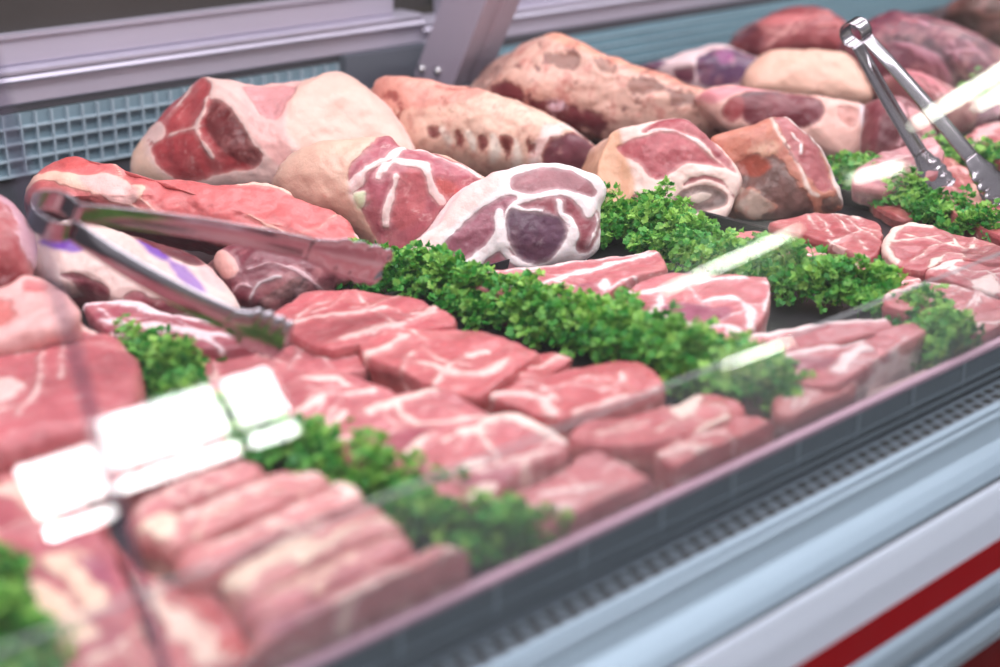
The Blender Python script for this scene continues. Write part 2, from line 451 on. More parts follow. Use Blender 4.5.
# strip lights on the shop wall opposite the counter (their glow shows in the front glass)
def strip_light(x0, z0, x1, z1, w, label):
    t = empty('strip_light', ((x0+x1)/2, -2.99, (z0+z1)/2), label, 'light', 'strip lights on the opposite shop wall')
    b = MB(); b.tube([(x0, -2.965, z0), (x0*.75+x1*.25, -2.965, z0*.75+z1*.25), (x0*.25+x1*.75, -2.965, z0*.25+z1*.75), (x1, -2.965, z1)], [w*.4, w*1.2, w*1.1, w*.4], 10)
    h = MB(); h.tube([(x0, -2.9885, z0), (x1, -2.9885, z1)], .0115, 6)
    h.build('housing', M_WHITE, t); b.build('lamp_tube', M_TUBE, t, True)
strip_light(8.3, 1.89, 6.45, 1.58, .013, 'thick white strip light whose glow crosses the right-hand tongs')
strip_light(8.3, 1.75, 7.04, 1.588, .014, 'white strip light whose glow shows right of the right-hand tongs')
strip_light(6.21, 1.395, 5.74, 1.402, .007, 'short white strip light reflected beside the dark beef chunk')
strip_light(5.25, 1.25, 4.28, 1.178, .008, 'long white strip light reflected over the middle parsley and purple-eyed chop')
strip_light(4.80, .80, 4.36, .81, .006, 'low white strip light reflected over the parsley by the thick front chop')

# ================================================================== the display counter
X0, X1 = -.55, 3.4
YB = 1.45
counter = empty('display_counter', (1.3, .9, -.9), 'long refrigerated butcher counter with slanted glass, aluminium rails and a red stripe', 'counter')
m = MB(); m.box((X0, .47, -.05), (X1, 1.5, -.018)); m.build('deck', M_DECK, counter)
m = MB(); m.box((X0, .87, -.018), (X1, 1.46, -.001)); m.build('rear_shelf', M_DECK, counter)
m = MB(); m.box((X0, .42, -.9), (X1, 1.5, -.14)); m.build('lower_panel', M_DRED, counter)
# front baffle with thin upright ribs, lip, air grille with slots
m = MB(); m.box((X0, .4815, -.004), (X1, .4845, .0225)); m.box((X0, .4765, -.0005), (X1, .482, .0012)); m.box((X0, .4790, .0045), (X1, .482, .0058))
nf = len(m.f); x = X0
while x < X1:
    m.box((x, .4806, .0012), (x+.0022, .4816, .019)); x += .062
bf = m.build('front_baffle', M_BAFFLE, counter); bf.data.materials.append(simple('pale_rib_plastic', (128, 140, 150), .4))
bf.data.polygons.foreach_set('material_index', [0 if i < nf else 1 for i in range(len(bf.data.polygons))])
m = MB(); m.box((X0, .4805, .019), (X1, .4865, .0232)); m.build('baffle_lip', simple('pink_reflection_lip', (186, 150, 168), .3, .2), counter, bevel=.001)  # pink reflection along the lip is painted into its base colour
m = MB(); m.box((X0, .4555, -.03), (X1, .482, -.004)); ag = m.build('air_grille', simple('slate_grille_plastic', (104, 114, 126), .4, .1), counter)
m = MB(); x = X0
while x < X1:
    m.box((x, .4590, -.0046), (x+.0082, .4652, -.0038)); m.box((x+.004, .4680, -.0046), (x+.0122, .4735, -.0038)); x += .0125
m.build('grille_slots', M_BLACK, ag)
# front extrusions
def profile(name, prof, mat, bevel=0): 
    m = MB(); m.prism_x(prof, X0, X1); return m.build(name, mat, counter, bevel=bevel)
profile('front_extrusion', [(.4575, -.0035), (.4555, -.0028), (.4525, -.0042), (.4515, -.0068), (.4490, -.0078), (.4470, -.0120), (.441, -.0185), (.434, -.0218), (.428, -.0256), (.4225, -.0300), (.4225, -.05), (.4575, -.05)], M_ALUB)
profile('glass_channel', [(.4226, -.0306), (.4190, -.0306), (.4190, -.05), (.4226, -.05)], M_BLACK)
profile('front_bumper', [(.4189, -.0304), (.4168, -.0306), (.4150, -.0330), (.4095, -.0450), (.4050, -.0600), (.4050, -.066), (.4189, -.066)], simple('pale_aluminium', (196, 202, 218), .42, .3, 90, .06, (.01, 1, 1)))
profile('red_stripe', [(.4050, -.0602), (.4045, -.0602), (.4045, -.0838), (.41, -.0838), (.41, -.0602)], M_RED)
profile('lower_bumper', [(.412, -.0838), (.4044, -.0838), (.4000, -.0870), (.3970, -.0950), (.3990, -.1030), (.4035, -.1060), (.4035, -.1100), (.3985, -.1130), (.3950, -.120), (.3970, -.130), (.4060, -.134), (.412, -.134)], M_ALUB)
profile('kick_stripe', [(.4045, -.132), (.412, -.132), (.4165, -.145), (.4165, -.60), (.4045, -.60)], M_DRED)
# low plexiglass riser behind the baffle lip
m = MB(); m.box((X0, .4850, .0225), (X1, .4872, .0876)); rs = m.build('plexiglass_riser', M_PLEXI, counter)
m = MB(); m.box((X0, .4849, .0876), (X1, .4872, .0882)); m.build('riser_edge', M_PEDGE, rs)
# slanted front glass, two panes with a joint
TIL = math.radians(22.3); GY, GZ = .4209, -.031
def glass_pane(xa, xb, turn):
    TIL = math.radians(22.3+turn); turn = 0; L = .74; dy, dz = math.sin(TIL), math.cos(TIL); ny, nz = -math.cos(TIL)*.0015, math.sin(TIL)*.0015
    m = MB(); vs = []
    for s in (-1, 1):
        for x, off in ((xa, turn), (xb, 0)):
            for l in (0, L):
                vs.append((x, GY+dy*l+ny*s+off, GZ+dz*l+nz*s))
    m.add(vs, [(0, 1, 3, 2), (4, 6, 7, 5), (0, 4, 5, 1), (2, 3, 7, 6), (0, 2, 6, 4), (1, 5, 7, 3)])
    return m.build('glass_pane', M_GLASS, counter)
XS = .247
glass_pane(XS+.0022, X1, 0); glass_pane(X0, XS-.0022, .5)
m = MB(); dy, dz = math.sin(TIL)*.74, math.cos(TIL)*.74
m.add([(XS-.0022, GY, GZ), (XS+.0022, GY, GZ), (XS+.0022, GY+dy, GZ+dz), (XS-.0022, GY+dy, GZ+dz)], [(0, 1, 2, 3)])
m.build('glass_joint', M_SEAL, counter)
# rear rail, sliding door frame, rear grilles
RAIL = [(YB+.03, .077), (YB-.008, .077), (YB-.010, .079), (YB-.010, .1000), (YB-.016, .1005), (YB-.018, .103), (YB-.016, .1065), (YB-.012, .1075), (YB-.012, .1085), (YB-.016, .1095), (YB-.016, .1125), (YB-.010, .1140), (YB+.002, .1145), (YB+.03, .1145)]
for xa, xb, dz_ in ((X0, 1.20, 0), (1.20, X1, -.010)):
    m = MB(); m.prism_x([(y, z+dz_) for y, z in RAIL], xa, xb); m.build('rear_rail', M_ALU, counter)
m = MB(); m.prism_x([(YB+.024, .1146), (YB+.002, .1146), (YB, .117), (YB, .1420), (YB-.004, .1430), (YB-.004, .1470), (YB+.024, .1470)], X0, 1.165)
m.build('sliding_door_frame', M_ALU, counter)
m = MB(); m.box((X0, YB+.012, .147), (1.165, YB+.02, .75)); m.build('sliding_door', M_DOOR, counter)
m = MB(); m.prism_x([(YB+.024, .1046), (YB+.008, .1046), (YB+.006, .107), (YB+.006, .1500), (YB+.024, .1500)], 1.25, X1)
m.build('sliding_door_frame', M_ALU, counter)
m = MB(); m.box((1.165, YB+.03, .1146), (1.6, YB+.04, .75)); m.build('rear_panel', M_DOOR, counter)
def grid_panel(xa, xb, z0, z1, y, px_, pz, name, back, bars):
    m = MB(); m.box((xa, y+.004, z0), (xb, y+.010, z1)); b = m.build(name, back, counter)
    m = MB(); x = xa
    while x <= xb:
        m.box((x, y-.002, z0), (x+.0018, y+.004, z1)); x += px_
    z = z0
    while z <= z1+.001:
        m.box((xa, y-.0022, z), (xb, y+.004, z+.0018)); z += pz
    m.build('lattice', bars, b)
grid_panel(X0, 1.075, .004, .068, YB-.01, .0176, .0163, 'air_return_grille', M_GRIDB, M_GRID)
m = MB(); m.box((1.075, YB-.02, 0), (1.30, YB+.01, .077)); m.build('post_base_plate', simple('dim_grey_plate', (92, 96, 108), .5, .2, 30, .08), counter)
m = MB(); m.box((1.27, YB-.012, 0), (X1, YB+.002, .0555)); rp = m.build('air_return_grille', M_TEAL, counter)
m = MB()
for k in range(4): m.box((1.27, YB-.0135, .008+k*.013), (X1, YB-.012, .0095+k*.013))
m.build('lattice', M_GRID, rp)
m = MB(); m.box((X0, YB-.006, .0695), (1.2, YB+.02, .078)); m.box((1.2, YB-.008, .056), (X1, YB+.02, .0675)); m.build('gap_shade_strip', simple('dim_gap', (58, 52, 62), .6), counter)  # dark bars stand in for the shade below the rear rail
# leaning post, bolted to the rear plate
dirv = np.array([0, -.49, .87]); dirv /= np.linalg.norm(dirv); nv = np.array([0, -dirv[2], dirv[1]])
b0 = np.array([1.181, 1.360, .037]); prof = [(0, 0), (.018, 0), (.021, -.004), (.030, -.004), (.033, 0), (.058, 0), (.058, -.075), (0, -.075)]
m = MB(); vs = []
for t in (0.0, .75):
    for a, b in prof: vs.append(b0+np.array([a, -b, 0])+dirv*t)
n = len(prof)
m.add(vs, [(i, (i+1) % n, n+(i+1) % n, n+i) for i in range(n)]+[tuple(range(n))[::-1], tuple(range(n, 2*n))])
post = m.build('support_post', M_POST, counter, bevel=.0012)
sv_ = np.array([-1.0, 0, 0])
for px_ in ((423, 69), (439, 71)):
    h = onplane(px_[0], px_[1], b0, sv_)
    m = MB(); m.tube([h-sv_*.003, h+sv_*.002, h+sv_*.0045, h+sv_*.0066, h+sv_*.0070], [.0058, .0058, .0050, .0026, .0006], 14)
    m.build('screw', M_CHROME, post, True)
# ------------------------------------------------------------------ trays
def tray(xa, xb, label):
    ya, yb, t = .4895, .868, .0012; c_ = ((xa+xb)/2, (ya+yb)/2, 0)
    r_ = empty('serving_tray', c_, label, 'tray', 'dark metal serving trays')
    xa += .001; xb -= .001
    m = MB(); m.box((xa, ya, -.0005), (xb, yb, .0012)); m.build('tray_floor', M_DARK, r_)
    m = MB()
    for (p, q) in (((xa, ya, .0012), (xa+t, yb, .016)), ((xb-t, ya, .0012), (xb, yb, .016)), ((xa+t, ya, .0012), (xb-t, ya+t, .016)), ((xa+t, yb-t, .0012), (xb-t, yb, .016))): m.box(p, q)
    m.build('tray_rim', M_DARK, r_)
m = MB(); m.box((X0, .486, -.018), (X1, .87, -.001)); m.build('tray_bed', M_DECK, counter)
tray(-.10, .195, 'dark tray at the far left under the nearest blurred steaks')
tray(.195, .48, 'dark tray under the row of pork strips by the glass joint')
tray(.48, .757, 'dark tray under the two rows of overlapping steaks')
tray(.757, 1.042, 'dark tray with the two chops, its bare floor showing beside the middle parsley')
tray(1.042, 1.20, 'narrow dark tray holding the lean steaks at right')
tray(1.20, 1.49, 'dark tray at the far right under the right-hand tongs')

# ================================================================== the meat
# ---- roasts along the back
meat('pork_shoulder', 'big pale pork shoulder with a raw red cut end, standing by the rear lattice', 'meat',
     [(146,126),(168,95),(193,74),(217,78),(258,86),(304,83),(318,78),(340,70),(362,79),(386,98),(405,126),(414,145),(408,185),(350,210),(280,205),(200,195),(152,184),(128,170),(130,150)],
     z=.012, base=(270,190), N=(222,38), E=(.05,.06,-.05), bulge=.030, r=.022, base_kind='f', fcol=(230,190,184), mcol=(198,60,66), mot=.0012,
     relief=[(140,140,-.02),(175,150,.004),(222,110,.022),(262,170,.02),(300,110,.008),(340,100,.012),(395,130,-.012)],
     regions=[('c',[(250,92),(300,90),(308,105),(294,135),(300,190),(262,150)],(232,176,172)),
              ('c',[(306,95),(340,72),(380,100),(410,140),(400,180),(330,180),(296,150)],(222,180,168)),
              ('m',[(147,126),(168,96),(190,79),(206,82),(218,96),(219,112),(236,124),(255,150),(272,172),(262,182),(240,183),(200,186),(175,180),(160,165),(150,142)],(192,62,68)),
              ('m',[(222,114),(240,125),(256,150),(271,172),(262,181),(244,174),(226,160),(215,140)],(120,34,38)),
              ('m',[(252,99),(296,98),(303,106),(294,124),(286,138),(272,136),(262,120)],(226,146,150)),
              ('l',[(187,82),(191,96),(182,108),(174,122)],4),('l',[(216,112),(213,128),(207,140),(212,156),(222,170)],3.5),('l',[(176,143),(195,142),(212,142)],2),
              ('f',[(148,130),(160,122),(170,136),(166,146),(156,146)]),('f',[(130,150),(146,140),(150,160),(165,175),(180,190),(140,182)],(240,196,176))],
     lump=.004, K=190, R=50)
k_ = meat('lamb_forequarter', 'pale skinned lamb forequarter with pink cut face, left of the joint with the purple eye', 'meat',
     [(271,180),(289,155),(318,144),(356,139),(380,136),(392,135),(405,146),(438,149),(460,157),(489,173),(478,186),(455,205),(436,226),(410,250),(396,264),(384,264),(372,250),(345,232),(300,212)],
     z=.004, base=(390,264), N=(228,40), E=(.045,.07,-.05), bulge=.022, r=.016, base_kind='f', fcol=(222,178,160), mcol=(186,84,96),
     relief=[(300,175,.002),(350,165,.02),(380,150,.012),(420,175,.004),(400,240,.004),(470,172,-.01)],
     regions=[('m',[(353,206),(352,186),(365,170),(378,146),(391,137),(405,148),(440,152),(486,173),(470,188),(440,216),(410,250),(394,262),(380,248),(368,230),(360,215)],(182,82,98)),
              ('c',[(352,206),(365,172),(405,150),(470,165),(480,180),(400,260),(370,225)],(242,208,206)),
              ('l',[(354,204),(364,192),(380,181),(396,168),(405,158)],7),('l',[(381,193),(391,179),(410,172),(425,175)],10),
              ('l',[(428,177),(431,192),(442,203)],7),('l',[(398,192),(390,214),(387,232)],8),('l',[(410,150),(438,158),(464,165),(488,176)],3),
              ('f',[(356,208),(367,204),(369,213),(362,219)],(214,214,180)),
              ('m',[(395,216),(400,192),(414,178),(424,180),(430,198),(421,222),(405,236),(394,230)],(196,86,94)),
              ('m',[(438,186),(456,186),(462,193),(450,199),(440,197)],(208,64,62)),('l',[(425,240),(440,222)],4)],
     lump=.002, K=190, R=50)
meat('rib_rack', 'cream fat-covered rib rack with a dark round end, below the metal post', 'meat',
     [(373,80),(386,74),(420,79),(480,93),(540,113),(573,127),(596,139),(604,151),(598,165),(575,174),(545,176),(500,171),(470,162),(440,152),(410,142),(388,115)],
     z=.008, base=(560,176), N=(236,42), E=(.035,.09,-.045), bulge=.022, r=.02, base_kind='f', fcol=(230,186,168), mcol=(178,84,76), mot=.020, marb=.3,
     relief=[(400,95,.01),(480,115,.016),(545,135,.014),(585,155,-.008),(430,140,-.008)],
     regions=[('c',[(373,80),(420,79),(480,95),(470,115),(400,112)],(224,158,144)),
              ('l',[(533,168),(538,152),(552,139),(573,130),(590,137)],9,(244,214,210)),
              ('m',[(541,166),(548,150),(563,140),(584,137),(598,146),(602,154),(597,166),(575,173),(550,171)],(118,48,64)),
              ('m',[(427,132),(437,134),(438,142),(429,143)],(128,44,44)),('m',[(453,138),(462,142),(462,151),(454,152)],(142,56,52)),
              ('m',[(477,146),(486,148),(486,157),(478,156)],(138,54,50)),('m',[(500,150),(509,154),(508,163),(501,162)],(128,48,44)),
              ('m',[(524,152),(533,154),(533,162),(526,163)],(140,52,48)),
              ('l',[(440,136),(448,146)],6,(240,220,208)),('l',[(466,143),(472,154)],6,(240,220,208)),('l',[(490,148),(494,160)],7,(240,220,208)),('l',[(513,154),(517,166)],7,(240,220,208)),
              ('d',[(385,95),(400,108),(395,122)],5),('d',[(420,92),(450,100),(470,98)],3,(214,110,98))],
     K=190, R=46, lump=.001)
meat('rib_rack', 'mottled brown and cream aged beef rib rack, the longest one, right of the metal post', 'meat',
     [(489,82),(500,66),(522,42),(547,33),(564,38),(604,56),(660,74),(700,92),(722,100),(739,120),(738,132),(700,138),(640,140),(600,134),(540,114),(500,97)],
     z=.012, base=(640,140), N=(236,36), E=(.04,.10,-.04), bulge=.022, r=.018, base_kind='f', fcol=(214,168,154), mcol=(138,78,72), mot=.032, marb=.2,
     relief=[(520,60,.01),(600,75,.016),(680,100,.012),(600,120,-.006)],
     regions=[('c',[(545,34),(604,56),(660,74),(712,98),(700,104),(640,84),(560,56)],(224,156,134)),
              ('m',[(545,62),(570,64),(578,74),(566,80),(548,76)],(152,96,82)),('m',[(586,66),(606,72),(610,84),(592,82)],(160,104,88)),
              ('m',[(626,90),(650,92),(658,101),(640,106),(624,102)],(152,98,84)),('m',[(664,102),(690,102),(700,108),(686,116),(664,112)],(140,90,78)),
              ('m',[(489,82),(505,86),(540,104),(580,112),(606,124),(604,134),(560,122),(505,99)],(122,36,48)),
              ('f',[(545,106),(560,106),(566,114),(552,116)],(214,180,192)),
              ('m',[(712,106),(722,103),(736,120),(734,130),(712,131)],(122,48,54)),('l',[(710,128),(712,106),(720,101),(732,110),(739,122)],3,(240,212,204))],
     K=190, R=46, lump=.002)
meat('lamb_leg_joint', 'lamb joint with a dark purple round eye ringed by white fat, behind the main parsley', 'meat',
     [(404,251),(438,220),(464,187),(486,174),(510,167),(534,163),(558,161),(580,167),(599,174),(607,186),(603,203),(602,227),(593,252),(560,264),(529,274),(498,276),(462,282),(433,268)],
     z=.002, base=(530,276), N=(232,36), E=(.02,.09,-.045), bulge=.010, r=.010, base_kind='f', fcol=(246,228,230), mcol=(168,92,106),
     relief=[(440,225,-.008),(540,215,.006),(595,200,-.002)], marb=.25,
     regions=[('c',[(404,251),(438,220),(464,187),(495,172),(500,190),(455,225),(425,260)],(244,204,200)),
              ('m',[(510,191),(512,180),(530,173),(545,168),(570,171),(588,182),(597,192),(590,199),(575,196),(555,194),(535,198),(515,197)],(164,96,106)),
              ('m',[(437,254),(450,236),(480,211),(505,200),(517,204),(505,214),(498,230),(484,248),(470,256),(455,268),(441,264)],(170,88,108)),
              ('m',[(516,211),(540,203),(565,200),(580,210),(588,219),(597,212),(601,208),(601,227),(590,252),(576,252),(574,238),(560,225),(535,216)],(158,66,80)),
              ('m',[(479,267),(493,256),(508,252),(522,268),(500,272)],(172,88,106)),
              ('l',[(497,216),(499,240),(508,258),(524,270)],6),
              ('m',[(504,224),(511,213),(525,216),(545,219),(560,223),(567,236),(562,250),(550,262),(530,267),(515,258),(506,243)],(106,60,86)),
              ('l',[(512,212),(528,215),(540,217)],2.5),('l',[(556,207),(559,220),(570,226),(573,240),(566,256)],6),('l',[(598,210),(597,226),(588,246)],1.6)],
     K=200, R=54)
meat('beef_rib_block', 'thick rib block with a broad pink cut face, left of the dark weathered chunk', 'meat',
     [(598,167),(608,136),(617,126),(639,122),(660,116),(687,116),(706,130),(736,161),(741,176),(737,193),(728,214),(716,229),(684,227),(655,222),(628,222),(614,221),(602,199)],
     z=.002, base=(670,230), N=(224,42), E=(.045,.075,-.04), bulge=.010, r=.010, base_kind='f', fcol=(238,204,196), mcol=(188,78,88), marb=.5,
     relief=[(604,180,-.03),(618,200,-.014),(660,160,.010),(700,150,.004),(735,180,-.012),(690,205,-.012),(640,205,0)],
     regions=[('c',[(596,165),(608,134),(619,128),(628,160),(636,186),(622,222),(600,205)],(218,164,136)),
              ('m',[(640,135),(660,119),(688,117),(706,131),(733,161),(737,172),(722,164),(704,146),(690,140),(665,136)],(178,74,84)),
              ('m',[(617,144),(630,140),(648,139),(668,136),(690,143),(710,156),(726,167),(700,167),(680,170),(664,182),(652,181),(640,168),(628,158)],(192,82,92)),
              ('m',[(622,208),(634,194),(646,197),(664,201),(668,214),(645,222),(624,222)],(160,52,68)),
              ('l',[(648,135),(668,135),(688,141),(704,150)],2.2,(236,206,206)),
              ('m',[(672,206),(680,194),(700,186),(722,188),(728,200),(714,209),(690,213),(675,214)],(112,84,80)),
              ('f',[(690,196),(712,192),(708,199),(694,204)],(190,166,156)),
              ('d',[(684,187),(704,179),(722,181),(733,194)],4,(160,48,60)),('d',[(688,219),(700,222),(712,221)],4,(170,70,72))],
     K=190, R=52)
meat('beef_rib_chunk', 'dark weathered chunk with pink cut face on its right, beside the thick rib block', 'meat',
     [(712,135),(741,126),(767,116),(780,114),(796,122),(814,139),(828,157),(839,180),(846,204),(836,213),(814,218),(779,221),(752,221),(728,213),(734,189),(735,172),(726,154)],
     z=.002, base=(780,222), N=(224,36), E=(.04,.07,-.04), bulge=.012, r=.010, base_kind='f', fcol=(190,120,102), mcol=(130,66,62), mot=.020, marb=.4,
     relief=[(735,160,-.014),(775,130,.012),(800,190,.010),(830,160,-.006),(750,205,-.004)],
     regions=[('m',[(736,160),(768,156),(790,180),(808,204),(812,218),(752,222),(728,213),(738,185)],(126,86,80)),
              ('f',[(735,185),(760,196),(775,212),(755,218),(735,208)],(176,146,134)),
              ('f',[(748,152),(770,146),(778,158),(760,162)],(200,150,128)),
              ('c',[(712,134),(741,126),(768,116),(774,134),(742,144),(724,150)],(206,134,116)),
              ('m',[(738,160),(756,158),(772,172),(760,178),(742,172)],(176,74,56)),
              ('m',[(772,121),(784,117),(800,128),(815,146),(825,163),(833,186),(820,198),(808,190),(795,170),(782,148)],(186,92,98)),
              ('l',[(783,115),(803,128),(821,149),(833,172),(843,200)],5,(236,218,214)),('l',[(771,119),(775,136),(790,160),(806,194),(816,200)],2.5,(230,206,196)),
              ('l',[(790,140),(798,148),(797,160)],3,(236,214,214)),('m',[(822,202),(836,196),(846,205),(836,214),(820,214)],(120,84,76))],
     K=190, R=50, lump=.003)
# ---- far right background
meat('beef_joint', 'purple-stamped joint with white fat, in front of the teal grille', 'meat',
     [(632,66),(660,58),(688,49),(712,43),(736,46),(762,58),(768,72),(756,90),(730,98),(704,95),(680,84),(655,76)], z=.004, base=(704,98), N=(230,35), E=(.05,.08,-.03), bulge=.02, r=.018,
     base_kind='f', fcol=(226,196,200), mcol=(112,50,78), mot=.006,
     regions=[('m',[(694,66),(712,54),(740,52),(760,62),(750,82),(720,92),(700,88)],(92,48,92)),('m',[(714,56),(730,55),(732,66),(718,70)],(142,50,118)),('m',[(632,66),(655,60),(665,66),(650,74)],(110,60,96)),('m',[(672,74),(692,74),(692,84),(680,83)],(128,56,80))], K=120, R=30)
meat('pork_slab', 'smooth beige skin-on pork slab lying behind the dark-eyed roast', 'meat',
     [(746,70),(764,51),(795,48),(849,53),(868,76),(874,98),(850,100),(800,94),(752,88)], z=.03, base=(800,96), N=(225,45), E=(.05,.06,-.05), bulge=.012, r=.014, base_kind='f', fcol=(222,176,158), mcol=(190,110,110), K=120, R=30)
meat('beef_round', 'rounded red beef joint at the back, above the beige pork slab', 'meat',
     [(737,42),(744,28),(754,16),(780,4),(810,2),(838,10),(858,24),(866,40),(852,62),(800,64),(756,60)], z=.02, base=(800,64), N=(228,32), E=(.08,.10,-.05), bulge=.03, r=.025, base_kind='m', mcol=(164,66,72), fcol=(214,150,146), mot=.003, marb=.5,
     regions=[('c',[(770,10),(830,8),(850,30),(790,30)],(206,120,120)),('f',[(752,24),(780,18),(800,24),(780,34)],(196,110,112)),('m',[(738,36),(752,20),(760,40),(756,60)],(118,36,48))], K=120, R=30, lump=.004)  # pinkish highlight on the top painted in as paler patches
meat('beef_flank', 'large maroon beef flank behind the right-hand tongs', 'meat',
     [(848,38),(862,20),(890,6),(930,11),(969,26),(1002,42),(1040,72),(1030,112),(1000,120),(966,92),(940,90),(900,84),(868,72)], z=.02, base=(960,100), N=(222,36), E=(.09,.09,-.05), bulge=.03, r=.022, base_kind='m', mcol=(116,46,68), fcol=(168,110,126), mot=.0035, marb=.7,
     regions=[('l',[(890,48),(920,62),(950,84)],3),('l',[(900,24),(950,44),(990,76)],2),('d',[(880,44),(920,52),(960,84)],6,(84,28,50)),('d',[(930,30),(980,56)],5,(98,36,58)),('c',[(848,40),(890,6),(930,11),(900,40)],(170,96,108))], K=120, R=32, lump=.003)
meat('beef_joint', 'brown joint in the far upper right corner behind the maroon flank', 'meat',
     [(946,12),(958,-8),(1005,-18),(1060,0),(1070,40),(1040,60),(1000,46),(970,28)], z=.03, base=(1010,46), N=(225,35), E=(.1,.1,-.05), bulge=.03, r=.02, base_kind='m', mcol=(86,40,32), fcol=(140,82,66), mot=.006, K=100, R=24, lump=.004)
meat('beef_roast', 'wide roast with dark oval eye and cream fat, behind the dark weathered chunk', 'meat',
     [(702,92),(726,84),(748,86),(785,90),(820,95),(862,102),(872,118),(868,142),(858,160),(840,158),(815,146),(780,134),(738,128),(714,112)], z=.006, base=(840,160), N=(228,36), E=(.05,.08,-.03), bulge=.014, r=.012, base_kind='f', fcol=(228,176,166), mcol=(128,38,52), marb=.25,
     regions=[('m',[(734,104),(744,94),(775,92),(806,95),(820,104),(823,116),(815,128),(795,133),(760,130),(742,122)],(126,40,54)),
              ('d',[(742,97),(775,93)],4,(96,50,62)),('m',[(722,112),(730,100),(740,100),(742,118),(732,122)],(168,60,66)),
              ('l',[(862,104),(861,126),(864,156)],4,(232,214,220)),('c',[(702,92),(748,86),(785,90),(740,95),(715,104)],(220,140,148)),('m',[(838,108),(858,112),(852,130),(838,124)],(222,146,136))], K=150, R=40)
meat('beef_joint', 'dark red joint with an upright fat seam, behind the left arm of the right-hand tongs', 'meat',
     [(866,108),(878,95),(905,92),(930,112),(944,138),(934,156),(905,166),(880,166),(866,154)], z=.006, base=(900,166), N=(226,36), E=(.05,.06,-.03), bulge=.016, r=.014, base_kind='m', mcol=(132,46,60), fcol=(206,150,158), mot=.002, marb=.5,
     regions=[('l',[(885,100),(900,120),(896,140)],4),('m',[(880,120),(895,120),(896,150),(876,150)],(110,34,48)),('f',[(905,112),(922,116),(932,140),(915,136)],(206,132,138))], K=110, R=28)
meat('beef_joint', 'red joint edged with pale fat, between the arms of the right-hand tongs', 'meat',
     [(893,76),(906,66),(936,76),(968,92),(986,110),(975,126),(945,128),(922,112),(905,98)], z=.012, base=(945,128), N=(226,40), E=(.06,.07,-.03), bulge=.016, r=.014, base_kind='m', mcol=(166,76,84), fcol=(214,166,170), mot=.002, K=110, R=28,
     regions=[('c',[(893,74),(930,76),(950,98),(915,98)],(206,120,130)),('l',[(898,74),(925,84),(948,106)],3)])
meat('beef_joint', 'purplish joint beside the upper parsley at the right edge of the photo', 'meat',
     [(966,100),(985,92),(1015,92),(1060,110),(1050,150),(1005,128),(975,126)], z=.01, base=(1000,130), N=(226,45), E=(.05,.06,-.03), bulge=.016, r=.012, base_kind='m', mcol=(112,48,74), fcol=(176,120,140), mot=.003, K=100, R=24)
# ---- far-right tray
GFR = 'cuts in the far right tray'
meat('veal_slice', 'pale pink slice behind the right parsley, left of the scalloped tongs tip', 'meat', [(852,182),(866,160),(900,146),(932,134),(946,150),(940,172),(915,182),(885,190)], z=.03, N=(225,68), base=(890,188), depth=.022, mcol=(208,116,126), fcol=(232,176,180), regions=[('l',[(870,168),(905,158),(935,148)],4),('m',[(866,176),(890,170),(905,180),(880,186)],(182,84,108))], group=GFR, K=110, R=28)
meat('beef_steak', 'pinkish steak between the two scalloped tongs tips', 'meat', [(932,162),(950,157),(966,166),(976,184),(982,204),(962,214),(946,206),(934,186)], z=.026, mcol=(198,88,92), fcol=(226,164,160), depth=.024, regions=[('l',[(940,172),(955,168),(968,172)],5),('f',[(972,182),(984,190),(980,206),(970,200)],(226,164,150)),('l',[(950,202),(965,200)],5)], group=GFR, K=110, R=28)
meat('beef_steak', 'steak with a broad fat band at the right edge, above the scalloped tongs tip', 'meat', [(962,142),(978,126),(996,121),(1040,128),(1050,152),(1010,160),(985,154)], z=.028, mcol=(190,78,84), fcol=(226,174,176), depth=.024, regions=[('l',[(976,144),(986,132),(1000,124)],7)], group=GFR, K=110, R=28)
meat('beef_steak', 'red steak at the right edge beside the end of the right parsley', 'meat', [(965,214),(985,198),(1010,194),(1060,205),(1060,228),(1010,236),(985,228)], z=.022, mcol=(192,78,84), fcol=(226,170,166), depth=.02, group=GFR, K=110, R=28, regions=[('l',[(975,214),(1000,206),(1030,210)],3)])
meat('beef_steak', 'small red cut half buried in the right parsley', 'meat', [(868,196),(885,186),(905,184),(925,196),(930,212),(905,218),(880,208)], z=.014, mcol=(184,78,80), fcol=(220,160,150), depth=.013, group=GFR, K=100, R=24)
# ---- narrow tray with lean steaks
GST = 'lean steaks in the narrow tray'
meat('beef_steak', 'lean red steak with a white back edge, under the dark beef chunk', 'meat', [(768,221),(792,215),(829,212),(852,216),(876,221),(884,227),(882,244),(876,255),(862,255),(838,246),(812,237),(784,229)], z=.022, mcol=(192,80,86), fcol=(234,200,194), depth=.022, regions=[('l',[(800,213),(830,212),(858,219)],3),('l',[(826,243),(850,236),(862,230)],2.5),('l',[(828,240),(845,250),(868,256)],2)], side_m=(92,46,36), side=-.003, group=GST)
meat('beef_steak', 'lean steak with a thick fat rim on its left, right of the white-edged steak', 'meat', [(883,247),(890,230),(908,222),(930,225),(956,233),(1000,243),(1022,250),(1016,260),(990,262),(964,258),(945,262),(922,269),(896,263)], z=.024, mcol=(194,84,92), fcol=(238,206,196), depth=.024, regions=[('l',[(893,262),(886,248),(893,232),(910,224),(930,227)],6),('l',[(930,266),(945,256),(965,254),(975,244)],3),('m',[(962,250),(990,246),(1012,252),(990,260),(966,257)],(150,58,64))], group=GST)
meat('beef_steak', 'lean steak in front of the fat-rimmed one, cut by the right edge of the photo', 'meat', [(926,272),(938,262),(962,258),(1000,261),(1050,272),(1050,290),(1005,294),(976,288),(950,280)], z=.022, mcol=(196,88,96), fcol=(236,206,202), depth=.022, regions=[('l',[(930,270),(945,264),(958,262)],5),('f',[(972,282),(990,276),(1000,290),(985,292)])], group=GST)
